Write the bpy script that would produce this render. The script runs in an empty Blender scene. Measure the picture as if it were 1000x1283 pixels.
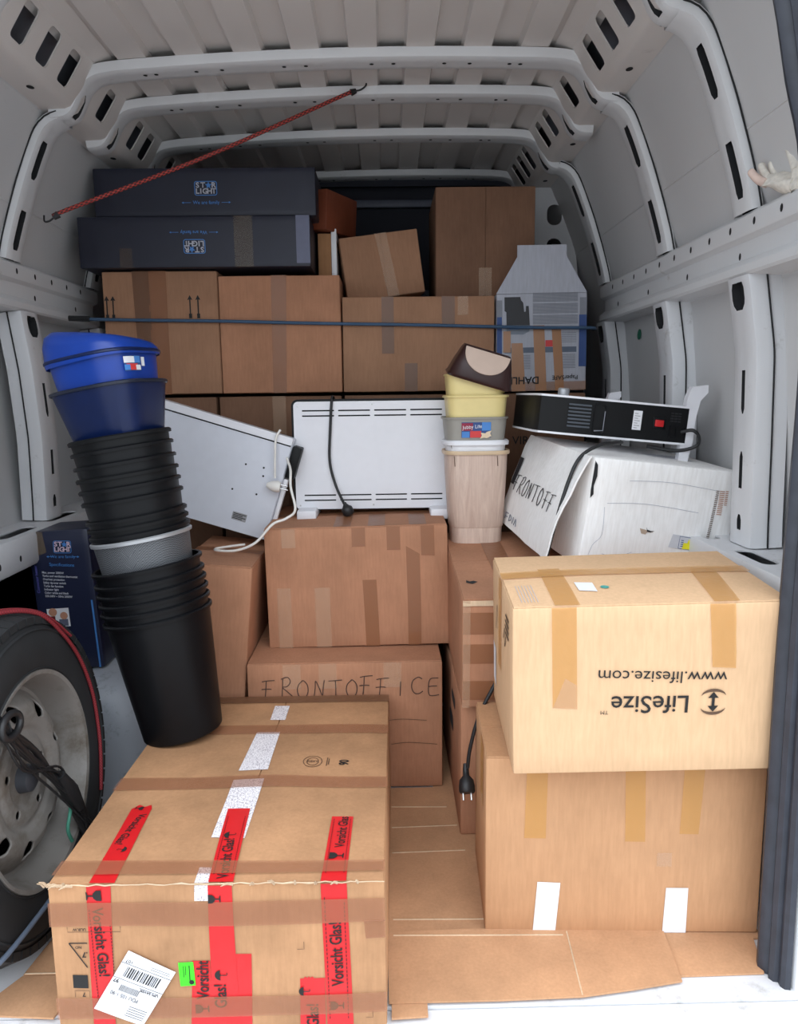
import bpy, bmesh, math, random
from mathutils import Vector, Matrix, noise, Euler
from mathutils.geometry import tessellate_polygon
random.seed(7)
S = bpy.context.scene
COL = S.collection
rad = math.radians

# ---------------------------------------------------------------- camera
cam = bpy.data.cameras.new('camera')
cam.sensor_fit = 'VERTICAL'; cam.sensor_height = 36.0; cam.sensor_width = 36.0
cam.lens = 955.0 * 36.0 / 1283.0
cam.clip_start = 0.05
cam_o = bpy.data.objects.new('camera', cam); COL.objects.link(cam_o)
P_, Y_, R_ = rad(8.87), rad(0.9), rad(0.7)
fw = Vector((math.sin(Y_) * math.cos(P_), math.cos(Y_) * math.cos(P_), -math.sin(P_)))
r0 = Vector((math.cos(Y_), -math.sin(Y_), 0)); u0 = r0.cross(fw)
cr = math.cos(R_) * r0 - math.sin(R_) * u0; cu = math.sin(R_) * r0 + math.cos(R_) * u0
M = Matrix((cr, cu, -fw)).transposed().to_4x4(); M.translation = (0, 0, 1.12)
cam_o.matrix_world = M
S.camera = cam_o

# ---------------------------------------------------------------- light
W = bpy.data.worlds.new('overcast'); S.world = W; W.use_nodes = True
bg = W.node_tree.nodes['Background']
# overcast sky: three times brighter overhead than at the horizon
wt = W.node_tree
tcw = wt.nodes.new('ShaderNodeTexCoord'); sep = wt.nodes.new('ShaderNodeSeparateXYZ'); mth = wt.nodes.new('ShaderNodeMath')
mth.operation = 'MULTIPLY_ADD'; mth.use_clamp = False; mth.inputs[1].default_value = 2.0; mth.inputs[2].default_value = 1.0
wt.links.new(tcw.outputs['Generated'], sep.inputs[0]); wt.links.new(sep.outputs['Z'], mth.inputs[0])
mxm = wt.nodes.new('ShaderNodeMath'); mxm.operation = 'MAXIMUM'; mxm.inputs[1].default_value = 0.8
wt.links.new(mth.outputs[0], mxm.inputs[0]); wt.links.new(mxm.outputs[0], bg.inputs['Strength'])
bg.inputs['Color'].default_value = (0.86, 0.93, 1.0, 1)
S.view_settings.view_transform = 'Standard'; S.view_settings.look = 'None'
S.view_settings.gamma = 1.0; S.view_settings.use_curve_mapping = False
S.view_settings.exposure = 0.68
S.cycles.max_bounces = 12; S.cycles.diffuse_bounces = 8; S.cycles.transparent_max_bounces = 12

# ---------------------------------------------------------------- materials
def sl(c):
    return tuple(((x / 255.) / 12.92 if x / 255. <= .04045 else ((x / 255. + .055) / 1.055) ** 2.4) for x in c)
def base_mat(name, rough=.6, metal=0., spec=.5):
    m = bpy.data.materials.new(name); m.use_nodes = True
    nt = m.node_tree; b = nt.nodes['Principled BSDF']
    b.inputs['Roughness'].default_value = rough; b.inputs['Metallic'].default_value = metal
    b.inputs['Specular IOR Level'].default_value = spec
    return m, nt, b
def link(nt, a, b): nt.links.new(a, b)
def node(nt, t, **k):
    n = nt.nodes.new(t)
    for a, v in k.items():
        if a in n.inputs: n.inputs[a].default_value = v
        else: setattr(n, a, v)
    return n
def ramp(nt, p0, c0, p1, c1):
    n = nt.nodes.new('ShaderNodeValToRGB'); e = n.color_ramp.elements
    e[0].position = p0; e[0].color = (*c0, 1); e[1].position = p1; e[1].color = (*c1, 1)
    return n
def plain(name, rgb, rough=.5, metal=0., spec=.5, alpha=None, var=.06, scale=30.):
    """A colour with a faint noise so that no surface is perfectly flat."""
    m, nt, b = base_mat(name, rough, metal, spec)
    c = sl(rgb)
    tc = node(nt, 'ShaderNodeTexCoord')
    n = node(nt, 'ShaderNodeTexNoise', Scale=scale, Detail=4.)
    link(nt, tc.outputs['Object'], n.inputs['Vector'])
    r = ramp(nt, .3, tuple(x * (1 - var) for x in c), .7, tuple(min(1, x * (1 + var)) for x in c))
    link(nt, n.outputs['Fac'], r.inputs['Fac']); link(nt, r.outputs['Color'], b.inputs['Base Color'])
    if alpha is not None: b.inputs['Alpha'].default_value = alpha
    return m
def cardboard(name, rgb, stain=.12, rough=.85):
    m, nt, b = base_mat(name, rough, 0, .25)
    c = sl(rgb)
    tc = node(nt, 'ShaderNodeTexCoord')
    mp = node(nt, 'ShaderNodeMapping'); mp.inputs['Scale'].default_value = (1, 1, .12)
    link(nt, tc.outputs['Object'], mp.inputs['Vector'])
    fib = node(nt, 'ShaderNodeTexNoise', Scale=160., Detail=3.); link(nt, mp.outputs['Vector'], fib.inputs['Vector'])
    big = node(nt, 'ShaderNodeTexNoise', Scale=4.5, Detail=6., Roughness=.65); link(nt, tc.outputs['Object'], big.inputs['Vector'])
    r1 = ramp(nt, .3, tuple(x * (1 - stain * 1.6) for x in c), .68, tuple(min(1, x * (1 + stain * .5)) for x in c))
    link(nt, big.outputs['Fac'], r1.inputs['Fac'])
    r2 = ramp(nt, .3, (.9, .89, .88), .7, (1, 1, 1)); link(nt, fib.outputs['Fac'], r2.inputs['Fac'])
    mx = node(nt, 'ShaderNodeMix', data_type='RGBA', blend_type='MULTIPLY'); mx.inputs[0].default_value = 1
    link(nt, r1.outputs['Color'], mx.inputs[6]); link(nt, r2.outputs['Color'], mx.inputs[7])
    link(nt, mx.outputs[2], b.inputs['Base Color'])
    bp = node(nt, 'ShaderNodeBump', Strength=.12, Distance=.002); link(nt, fib.outputs['Fac'], bp.inputs['Height'])
    link(nt, bp.outputs['Normal'], b.inputs['Normal'])
    return m
def painted(name, rgb, dirt=(.35, .32, .28), amount=.58, rough=.42, scale=9.):
    """White van paint with scuffs and grime."""
    m, nt, b = base_mat(name, rough, 0, .45)
    c = sl(rgb)
    tc = node(nt, 'ShaderNodeTexCoord')
    n = node(nt, 'ShaderNodeTexNoise', Scale=scale, Detail=9., Roughness=.72); link(nt, tc.outputs['Object'], n.inputs['Vector'])
    n2 = node(nt, 'ShaderNodeTexNoise', Scale=scale * .25, Detail=4.); link(nt, tc.outputs['Object'], n2.inputs['Vector'])
    r = ramp(nt, amount, c, min(1, amount + .22), dirt); link(nt, n.outputs['Fac'], r.inputs['Fac'])
    r2 = ramp(nt, .3, (.93, .93, .93), .7, (1, 1, 1)); link(nt, n2.outputs['Fac'], r2.inputs['Fac'])
    mx = node(nt, 'ShaderNodeMix', data_type='RGBA', blend_type='MULTIPLY'); mx.inputs[0].default_value = 1
    link(nt, r.outputs['Color'], mx.inputs[6]); link(nt, r2.outputs['Color'], mx.inputs[7])
    link(nt, mx.outputs[2], b.inputs['Base Color'])
    return m
def tape_mat(name, rgb, alpha=.55):
    m, nt, b = base_mat(name, .28, 0, .5)
    c = sl(rgb); b.inputs['Base Color'].default_value = (*c, 1); b.inputs['Alpha'].default_value = alpha
    tc = node(nt, 'ShaderNodeTexCoord'); n = node(nt, 'ShaderNodeTexNoise', Scale=60., Detail=3.)
    link(nt, tc.outputs['Object'], n.inputs['Vector'])
    bp = node(nt, 'ShaderNodeBump', Strength=.25, Distance=.004); link(nt, n.outputs['Fac'], bp.inputs['Height'])
    link(nt, bp.outputs['Normal'], b.inputs['Normal'])
    return m
def braid(name, c0, c1, freq):
    m, nt, b = base_mat(name, .7)
    uvn = node(nt, 'ShaderNodeTexCoord'); ck = node(nt, 'ShaderNodeTexChecker', Scale=1.)
    mp = node(nt, 'ShaderNodeMapping'); mp.inputs['Scale'].default_value = (freq, 8, 1)
    link(nt, uvn.outputs['UV'], mp.inputs['Vector']); link(nt, mp.outputs['Vector'], ck.inputs['Vector'])
    ck.inputs['Color1'].default_value = (*sl(c0), 1); ck.inputs['Color2'].default_value = (*sl(c1), 1)
    link(nt, ck.outputs['Color'], b.inputs['Base Color'])
    return m
def woven(name, c0, c1, scale, rough=.45, metal=.0):
    m, nt, b = base_mat(name, rough, metal)
    tc = node(nt, 'ShaderNodeTexCoord'); ck = node(nt, 'ShaderNodeTexChecker', Scale=scale)
    link(nt, tc.outputs['Object'], ck.inputs['Vector'])
    ck.inputs['Color1'].default_value = (*sl(c0), 1); ck.inputs['Color2'].default_value = (*sl(c1), 1)
    link(nt, ck.outputs['Color'], b.inputs['Base Color'])
    return m
def speckled(name, c0, c1, scale=220., p=(.45, .6)):
    m, nt, b = base_mat(name, .6)
    tc = node(nt, 'ShaderNodeTexCoord'); n = node(nt, 'ShaderNodeTexNoise', Scale=scale, Detail=2.)
    link(nt, tc.outputs['Object'], n.inputs['Vector'])
    r = ramp(nt, p[0], sl(c0), p[1], sl(c1)); link(nt, n.outputs['Fac'], r.inputs['Fac'])
    link(nt, r.outputs['Color'], b.inputs['Base Color'])
    return m

PAINT = painted('white van paint', (218, 219, 221), amount=.62)
PAINT_IN = painted('white van paint scuffed', (212, 213, 216), dirt=(.3, .29, .27), amount=.6, scale=14.)
PANEL = painted('grey lining board', (205, 205, 206), dirt=(.42, .4, .37), amount=.66, scale=7.)
ROOF = painted('roof sheet', (217, 211, 207), dirt=(.4, .36, .33), amount=.66, scale=6.)
FLOORM = painted('white floor paint', (214, 214, 217), dirt=(.3, .28, .25), amount=.57, scale=10.)
ARCHM = painted('grey wheel arch paint', (180, 186, 195), dirt=(.08, .08, .09), amount=.55, scale=12.)
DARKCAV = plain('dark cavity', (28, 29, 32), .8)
DARKWALL = plain('dark navy bulkhead and lining shade', (30, 33, 46), .7)
STEELBAR = plain('dull bulkhead bar', (92, 97, 112), .5)
RUBBER = plain('black rubber seal', (48, 51, 60), .5, var=.2)
ASPH = speckled('concrete paving', (142, 140, 138), (170, 168, 166), 60.)
CB_GLASS = cardboard('light brown cardboard', (184, 139, 102), .2)
CB_LOW = cardboard('light brown smooth cardboard', (192, 147, 110), .07)
CB_RED = cardboard('reddish brown cardboard', (180, 130, 101), .13)
CB_BACK = cardboard('brown cardboard', (166, 125, 98), .12)
CB_YEL = cardboard('yellowish cardboard', (216, 178, 140), .05)
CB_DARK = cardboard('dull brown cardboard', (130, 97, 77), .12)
CB_FLOOR = cardboard('worn flat cardboard', (194, 149, 113), .15)
CB_WHITE = cardboard('white crumpled cardboard', (250, 249, 248), .05)
CB_DAHLE = cardboard('white printed cardboard', (182, 184, 194), .04)
CB_NAVY = plain('navy printed cardboard', (30, 33, 49), .5, var=.12, scale=9.)
CB_NAVY2 = plain('navy glossy cardboard', (30, 36, 62), .4, var=.1, scale=9.)
CBEDGE = cardboard('pale torn cardboard', (214, 188, 158), .2)
TAPE = tape_mat('brown packing tape', (156, 104, 72), .62)
TAPE2 = tape_mat('amber packing tape', (206, 152, 84), .6)
TAPEG = tape_mat('brown packing tape thin', (160, 106, 78), .5)
TAPECL = tape_mat('clear packing tape', (214, 180, 150), .3)
TAPEDK = tape_mat('dark packing tape', (120, 84, 62), .7)
REDT = plain('red warning tape', (200, 30, 34), .35, var=.05)
WHITET = speckled('white printed tape', (235, 230, 232), (150, 140, 150), 420., (.5, .62))
INK = plain('black ink', (26, 24, 24), .7)
INKD = plain('dark red ink', (90, 12, 16), .6)
INKR = plain('brown ink', (92, 68, 50), .7)
MARK = plain('marker pen', (70, 48, 40), .7)
MARKB = plain('black marker pen', (52, 50, 54), .7)
LABEL = plain('white label paper', (222, 222, 226), .6, var=.02)
GREENL = plain('green sticker paper', (64, 222, 30), .5)
BLUEINK = plain('blue ink', (50, 76, 130), .6)
LBLUE = plain('light blue ink', (70, 130, 200), .5)
PALE = plain('pale grey ink', (178, 180, 190), .5)
REDINK = plain('red ink', (206, 60, 60), .5)
GREYINK = plain('grey ink', (130, 132, 140), .6)
YELINK = plain('yellow ink', (236, 228, 40), .5)
SKIN = plain('photo print skin', (190, 138, 112), .5)
BLACKP = plain('black plastic', (11, 12, 15), .42, spec=.22, var=.12)
BLACKP2 = plain('black plastic dull', (13, 14, 16), .5, spec=.22, var=.12)
BLUEP = plain('blue plastic', (8, 54, 142), .33, var=.05)
BLUEP2 = plain('dark blue plastic', (9, 26, 66), .36, spec=.35, var=.1)
NAVYRIM = plain('dark navy plastic', (24, 30, 46), .35)
GREYSP = woven('grey mesh metal', (108, 110, 114), (54, 56, 60), 420., .45, .35)
SILVER = plain('silver metal rim', (176, 178, 182), .35, .6)
YELP = plain('cream yellow plastic', (226, 206, 142), .4, var=.03)
GREYP = plain('grey plastic', (150, 146, 138), .45, var=.04)
WHITEP = plain('white plastic', (226, 226, 230), .35, var=.02)
BEIGER = plain('beige plastic', (204, 178, 146), .4)
BROWNP = plain('dark brown plastic', (50, 27, 26), .3, var=.1)
PINKP = plain('pale pink plastic', (196, 172, 156), .45, var=.03)
HEATW = plain('white heater enamel', (224, 224, 229), .4, var=.015)
HEATG = plain('grey white heater enamel', (206, 209, 218), .42, var=.02)
CORD = plain('black cord', (28, 28, 30), .5)
CORDW = plain('white cord', (226, 222, 216), .5)
METAL = plain('pin metal', (190, 190, 190), .3, 1.)
REDLAMP = plain('red rocker plastic', (190, 30, 34), .3)
WOODR = cardboard('reddish wood', (118, 62, 42), .2, .5)
WOODL = cardboard('raw wood', (176, 130, 92), .15)
TIREM = plain('tyre rubber', (27, 28, 30), .75, var=.25, scale=12.)
STEELW = painted('grey steel wheel paint', (124, 120, 116), dirt=(.09, .07, .05), amount=.47, rough=.5, scale=8.)
REDCORD = braid('red cord', (140, 36, 44), (96, 22, 30), 300.)
BUNGEE = braid('red bungee braid', (176, 62, 54), (60, 24, 26), 140.)
STRAPM = plain('blue lashing strap', (58, 84, 112), .7)
STRAPG = plain('slate strap', (92, 104, 122), .7)
ROPEW = plain('pale rope', (206, 204, 198), .8)
GREENC = plain('green cord', (60, 128, 108), .7)
GLOVE = plain('dirty white glove', (222, 216, 206), .8, var=.15, scale=60.)
GLOVEP = plain('worn glove fingertip', (214, 190, 178), .8, var=.12)
def wood_print(name):
    m, nt, b = base_mat(name, .45)
    tc = node(nt, 'ShaderNodeTexCoord'); mp = node(nt, 'ShaderNodeMapping'); mp.inputs['Scale'].default_value = (1, 1, .06)
    link(nt, tc.outputs['Object'], mp.inputs['Vector'])
    n = node(nt, 'ShaderNodeTexNoise', Scale=60., Detail=5., Roughness=.7, Distortion=1.); link(nt, mp.outputs['Vector'], n.inputs['Vector'])
    r = ramp(nt, .3, sl((186, 158, 144)), .68, sl((216, 194, 178))); link(nt, n.outputs['Fac'], r.inputs['Fac'])
    link(nt, r.outputs['Color'], b.inputs['Base Color'])
    return m
WOODP = wood_print('pale wood print plastic')

# ---------------------------------------------------------------- mesh helpers
class MB:
    def __init__(s): s.v = []; s.f = []; s.uv = {}
    def add(s, vs, fs):
        o = len(s.v); s.v += [tuple(p) for p in vs]; s.f += [tuple(i + o for i in f) for f in fs]; return o
    def box(s, a, b, m=None):
        x0, y0, z0 = a; x1, y1, z1 = b
        vs = [Vector(p) for p in ((x0, y0, z0), (x1, y0, z0), (x1, y1, z0), (x0, y1, z0), (x0, y0, z1), (x1, y0, z1), (x1, y1, z1), (x0, y1, z1))]
        if m is not None: vs = [m @ p for p in vs]
        s.add(vs, [(0, 3, 2, 1), (4, 5, 6, 7), (0, 1, 5, 4), (1, 2, 6, 5), (2, 3, 7, 6), (3, 0, 4, 7)])
    def tube(s, pts, r, seg=8, cap=True):
        pts = [Vector(p) for p in pts]; n = len(pts); o = len(s.v); L = 0.; T0 = None; N = None
        rr = r if isinstance(r, (list, tuple)) else [r] * n
        for i, p in enumerate(pts):
            t = (pts[min(i + 1, n - 1)] - pts[max(i - 1, 0)]).normalized()
            if N is None:
                N = t.orthogonal().normalized()
            else:
                N = (N - t * N.dot(t)); N = N.normalized() if N.length > 1e-6 else t.orthogonal().normalized()
            B = t.cross(N)
            if i: L += (p - pts[i - 1]).length
            for k in range(seg):
                a = 2 * math.pi * k / seg
                s.uv[len(s.v)] = (L, k / seg)
                s.v.append(tuple(p + (N * math.cos(a) + B * math.sin(a)) * rr[i]))
        for i in range(n - 1):
            for k in range(seg):
                k2 = (k + 1) % seg
                s.f.append((o + i * seg + k, o + i * seg + k2, o + (i + 1) * seg + k2, o + (i + 1) * seg + k))
        if cap:
            s.f.append(tuple(o + k for k in reversed(range(seg)))); s.f.append(tuple(o + (n - 1) * seg + k for k in range(seg)))
    def loft(s, rings, closed=True, cap0=False, cap1=False):
        o = len(s.v); n = len(rings[0])
        for r in rings: s.v += [tuple(p) for p in r]
        for i in range(len(rings) - 1):
            for k in range(n if closed else n - 1):
                k2 = (k + 1) % n
                s.f.append((o + i * n + k, o + i * n + k2, o + (i + 1) * n + k2, o + (i + 1) * n + k))
        if cap0: s.f.append(tuple(o + k for k in reversed(range(n))))
        if cap1: s.f.append(tuple(o + (len(rings) - 1) * n + k for k in range(n)))
    def lathe(s, prof, seg=40, m=None, sup=None, ax=1., ay=1., rot=0., zf=None):
        """prof: (radius, z); sup: superellipse exponent for rounded-square sections."""
        rings = []
        for r, z in prof:
            ring = []
            for k in range(seg):
                a = 2 * math.pi * k / seg; c, d = math.cos(a), math.sin(a)
                if sup:
                    q = (abs(c) ** sup + abs(d) ** sup) ** (-1. / sup); c *= q; d *= q
                x, y = r * c * ax, r * d * ay
                x, y = x * math.cos(rot) - y * math.sin(rot), x * math.sin(rot) + y * math.cos(rot)
                p = Vector((x, y, z if zf is None else zf(x, y, z)))
                ring.append(m @ p if m is not None else p)
            rings.append(ring)
        s.loft(rings, True, prof[0][0] > 1e-5 and False, False)
    def prism(s, poly, z0, z1, m=None, holes=()):
        """polygon (2D) with holes extruded z0..z1"""
        loops = [list(poly)] + [list(h) for h in holes]
        flat = [p for l in loops for p in l]
        tri = tessellate_polygon([[Vector((p[0], p[1], 0)) for p in l] for l in loops])
        n = len(flat)
        vs = [Vector((p[0], p[1], z1)) for p in flat] + [Vector((p[0], p[1], z0)) for p in flat]
        if m is not None: vs = [m @ p for p in vs]
        fs = []
        for t in tri:
            a, b, c = (Vector((*flat[i], 0)) for i in t)
            if (b - a).cross(c - a).z < 0: t = (t[0], t[2], t[1])
            fs.append(tuple(t)); fs.append((t[0] + n, t[2] + n, t[1] + n))
        o = 0
        for l in loops:
            k = len(l)
            for i in range(k): fs.append((o + i, o + (i + 1) % k, n + o + (i + 1) % k, n + o + i))
            o += k
        s.add(vs, fs)
    def mesh(s, name, mat, smooth=35):
        me = bpy.data.meshes.new(name); me.from_pydata(s.v, [], s.f); me.update()
        if s.uv:
            ul = me.uv_layers.new(name='UVMap')
            for l in me.loops: ul.data[l.index].uv = s.uv.get(l.vertex_index, (0, 0))
        bm = bmesh.new(); bm.from_mesh(me); bmesh.ops.recalc_face_normals(bm, faces=bm.faces); bm.to_mesh(me); bm.free()
        if mat: me.materials.append(mat)
        if smooth:
            me.polygons.foreach_set('use_smooth', [True] * len(me.polygons)); me.set_sharp_from_angle(angle=rad(smooth))
        return me
def obj(name, mb, mat, parent=None, smooth=35):
    me = mb.mesh(name, mat, smooth) if isinstance(mb, MB) else mb
    o = bpy.data.objects.new(name, me); COL.objects.link(o)
    if parent is not None: o.parent = parent
    return o
def tag(o, label, cat, group=None):
    o['label'] = label; o['category'] = cat
    if group: o['group'] = group
    return o
def thing(name, label, cat, loc=(0, 0, 0), rot=(0, 0, 0), group=None):
    o = bpy.data.objects.new(name, None); o.empty_display_size = .05; COL.objects.link(o)
    o.location = loc; o.rotation_euler = [rad(a) for a in rot]
    return tag(o, label, cat, group)
def struct(name, mb, mat, smooth=35):
    o = obj(name, mb, mat, None, smooth); o['kind'] = 'structure'; return o
def rrect(x0, y0, x1, y1, r, n=5):
    pts = []
    for cx, cy, a0 in ((x1 - r, y0 + r, -90), (x1 - r, y1 - r, 0), (x0 + r, y1 - r, 90), (x0 + r, y0 + r, 180)):
        for i in range(n + 1):
            a = rad(a0 + 90 * i / n); pts.append((cx + r * math.cos(a), cy + r * math.sin(a)))
    return pts
def circle(cx, cy, r, n=16, ry=None):
    return [(cx + r * math.cos(2 * math.pi * i / n), cy + (ry or r) * math.sin(2 * math.pi * i / n)) for i in range(n)]
def smooth_path(pts, sub=8):
    P = [Vector(p) for p in pts]; out = []
    for i in range(len(P) - 1):
        p0, p1, p2, p3 = P[max(i - 1, 0)], P[i], P[i + 1], P[min(i + 2, len(P) - 1)]
        for k in range(sub):
            t = k / sub
            out.append(.5 * ((2 * p1) + (p2 - p0) * t + (2 * p0 - 5 * p1 + 4 * p2 - p3) * t * t + (3 * p1 - p0 - 3 * p2 + p3) * t ** 3))
    out.append(P[-1]); return out
def bevbox(a, b, r=.004, seg=2):
    """bevelled box as bmesh-made MB"""
    bm = bmesh.new(); bmesh.ops.create_cube(bm, size=1.)
    ce = [(a[i] + b[i]) / 2 for i in range(3)]; sz = [b[i] - a[i] for i in range(3)]
    for v in bm.verts: v.co = Vector([ce[i] + v.co[i] * sz[i] for i in range(3)])
    bmesh.ops.bevel(bm, geom=bm.edges[:], offset=r, segments=seg, affect='EDGES', profile=.5)
    mb = MB(); bm.verts.ensure_lookup_table()
    mb.add([v.co.copy() for v in bm.verts], [tuple(v.index for v in f.verts) for f in bm.faces]); bm.free()
    return mb
def text_mesh(s, size, bold=0., xs=1., align='CENTER'):
    cu_ = bpy.data.curves.new('lettering', 'FONT'); cu_.body = s; cu_.size = size; cu_.align_x = align; cu_.align_y = 'CENTER'
    cu_.offset = bold * size; cu_.resolution_u = 3
    o = bpy.data.objects.new('lettering_tmp', cu_); COL.objects.link(o)
    dg = bpy.context.evaluated_depsgraph_get(); dg.update()
    me = bpy.data.meshes.new_from_object(o.evaluated_get(dg))
    bpy.data.objects.remove(o); bpy.data.curves.remove(cu_)
    for v in me.vertices: v.co.x *= xs
    me.materials.clear()
    return me

# ================================================================ VAN SHELL
XC = -.125
def vp(h, z, y, s):
    """van cross-section coordinate: lateral h (from the van's centre line), height z, depth y, side s"""
    x = XC + s * h
    k = max(0., min(1., (z - 1.5) / .4))
    return Vector((x, y, z + .018 * k * (x - XC) / .8))
Y0, Y1 = 1.22, 3.55
# floor
f = MB(); f.box((-1.2, 1.25, -.03), (1.0, 3.6, 0.0)); floor = struct('floor', f, FLOORM)
b = MB(); b.box((-1.15, 1.10, -.04), (.95, 1.247, -.006)); obj('threshold', b, FLOORM, floor)
b = MB(); b.box((-1.15, 1.05, -.6), (.95, 1.10, -.012)); obj('bumper_face', b, PAINT, floor)
# ground outside
g = MB(); g.box((-30, -30, -.68), (30, 30, -.62)); struct('ground', g, ASPH)

UPW = [(1.0, 1.36), (.965, 1.50), (.942, 1.55), (.918, 1.62), (.887, 1.71), (.853, 1.79), (.829, 1.845), (.815, 1.872), (.80, 1.905), (.77, 1.915)]
def lower_h(s): return .965 if s > 0 else .90
walls = {}
for s, nm in ((-1, 'left'), (1, 'right')):
    w = MB(); ys = [Y0 + (Y1 - Y0) * i / 14 for i in range(15)]
    w.loft([[vp(h, z, y, s) for h, z in UPW] for y in ys], closed=False)
    lw = [(1.09 if s > 0 else 1.0, 0), (1.09 if s > 0 else 1.0, .66), (1.06 if s > 0 else .985, .74), (1.02, 1.2), (1.0, 1.38)]
    w.loft([[vp(h, z, y, s) for h, z in lw] for y in ys], closed=False)
    o = struct('wall_' + nm, w, PANEL); walls[s] = o
    # outer skin keeps the daylight out
    w = MB(); prof = [(1.16, -.1), (1.16, 1.2), (1.1, 1.6), (.98, 1.95), (.86, 2.12), (.0, 2.2)]
    w.loft([[vp(h, z, y, s) for h, z in prof] for y in (1.16, 3.7)], closed=False); obj('outer_skin', w, PAINT, o)
    # horizontal crease in lining panel
    w = MB(); w.tube([vp(.905, 1.66, y, s) for y in ys], .003, 6); obj('panel_crease', w, PANEL, o)
    # belt rail
    hb = .925
    prof = [(1.0, 1.508), (.945, 1.508), (.932, 1.504), (.925, 1.496), (.925, 1.462), (.928, 1.456), (.944, 1.448), (.946, 1.43), (.946, 1.41), (.93, 1.398), (.925, 1.392), (.925, 1.376), (.93, 1.37), (1.0, 1.366)]
    w = MB(); w.loft([[vp(h, z, y, s) for h, z in prof] for y in (1.2, 1.6, 2.0, 2.4, 2.9)], closed=False, cap0=False)
    w.f.append(tuple(len(w.v) - len(prof) + k for k in range(len(prof))))
    rail = obj('belt_rail', w, PAINT, o)
    hm = MB()
    for k in range(13):
        y = 1.36 + k * .115; zz = 1.478
        c = vp(hb - .0006, zz, y, s)
        hm.add([c + Vector((0, .006 * math.cos(t), .0085 * math.sin(t))) for t in [i * math.pi / 5 for i in range(10)]], [tuple(range(10))])
    for k in range(5):
        y = 1.5 + k * .31; c = vp(.9455, 1.42, y, s)
        hm.add([c + Vector((0, .006 * math.cos(t), .0085 * math.sin(t))) for t in [i * math.pi / 5 for i in range(10)]], [tuple(range(10))])
    hh = obj('punched_hole', hm, DARKCAV, rail); hh['kind'] = 'stuff'
    # lower ledge with slots
    hl = .90 if s > 0 else .86
    zl = .75
    slots = [rrect(1.57 + k * .29 - .29, .925, 1.57 + k * .29 - .14, .965, .018) if s > 0 else rrect(1.42 + k * .29, .885, 1.42 + k * .29 + .2, .93, .018) for k in range(4 if s > 0 else 4)]
    w = MB()
    mt = Matrix(((0, s, 0, XC), (1, 0, 0, 0), (0, 0, 1, 0), (0, 0, 0, 1)))
    w.prism([(1.2, hl), (2.9, hl), (2.9, 1.1), (1.2, 1.1)], zl - .004, zl, mt, slots)
    led = obj('lower_ledge', w, PAINT_IN, o)
    w = MB(); prof = [(hl, zl), (hl - .004, zl - .01), (hl - .004, zl - .08), (hl + .002, zl - .09), (1.1, zl - .095)]
    w.loft([[vp(h, z, y, s) for h, z in prof] for y in (1.2, 2.0, 2.9)], closed=False); obj('lower_ledge_lip', w, PAINT_IN, led)
    hm = MB()
    for k in range(12):
        c = vp(hl - .0046, zl - .055, 1.35 + k * .11, s)
        hm.add([c + Vector((0, .006 * math.cos(t), .009 * math.sin(t))) for t in [i * math.pi / 5 for i in range(10)]], [tuple(range(10))])
    hh = obj('punched_hole', hm, DARKCAV, led); hh['kind'] = 'stuff'
    w = MB(); w.box((min(XC + s * 1.0, XC + s * 1.13), 1.2, 0), (max(XC + s * 1.0, XC + s * 1.13), 3.4, .655)); obj('lower_lining', w, DARKWALL if s < 0 else PANEL, o)  # left lining coloured dark navy to stand for the shadow below the ledge

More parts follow.
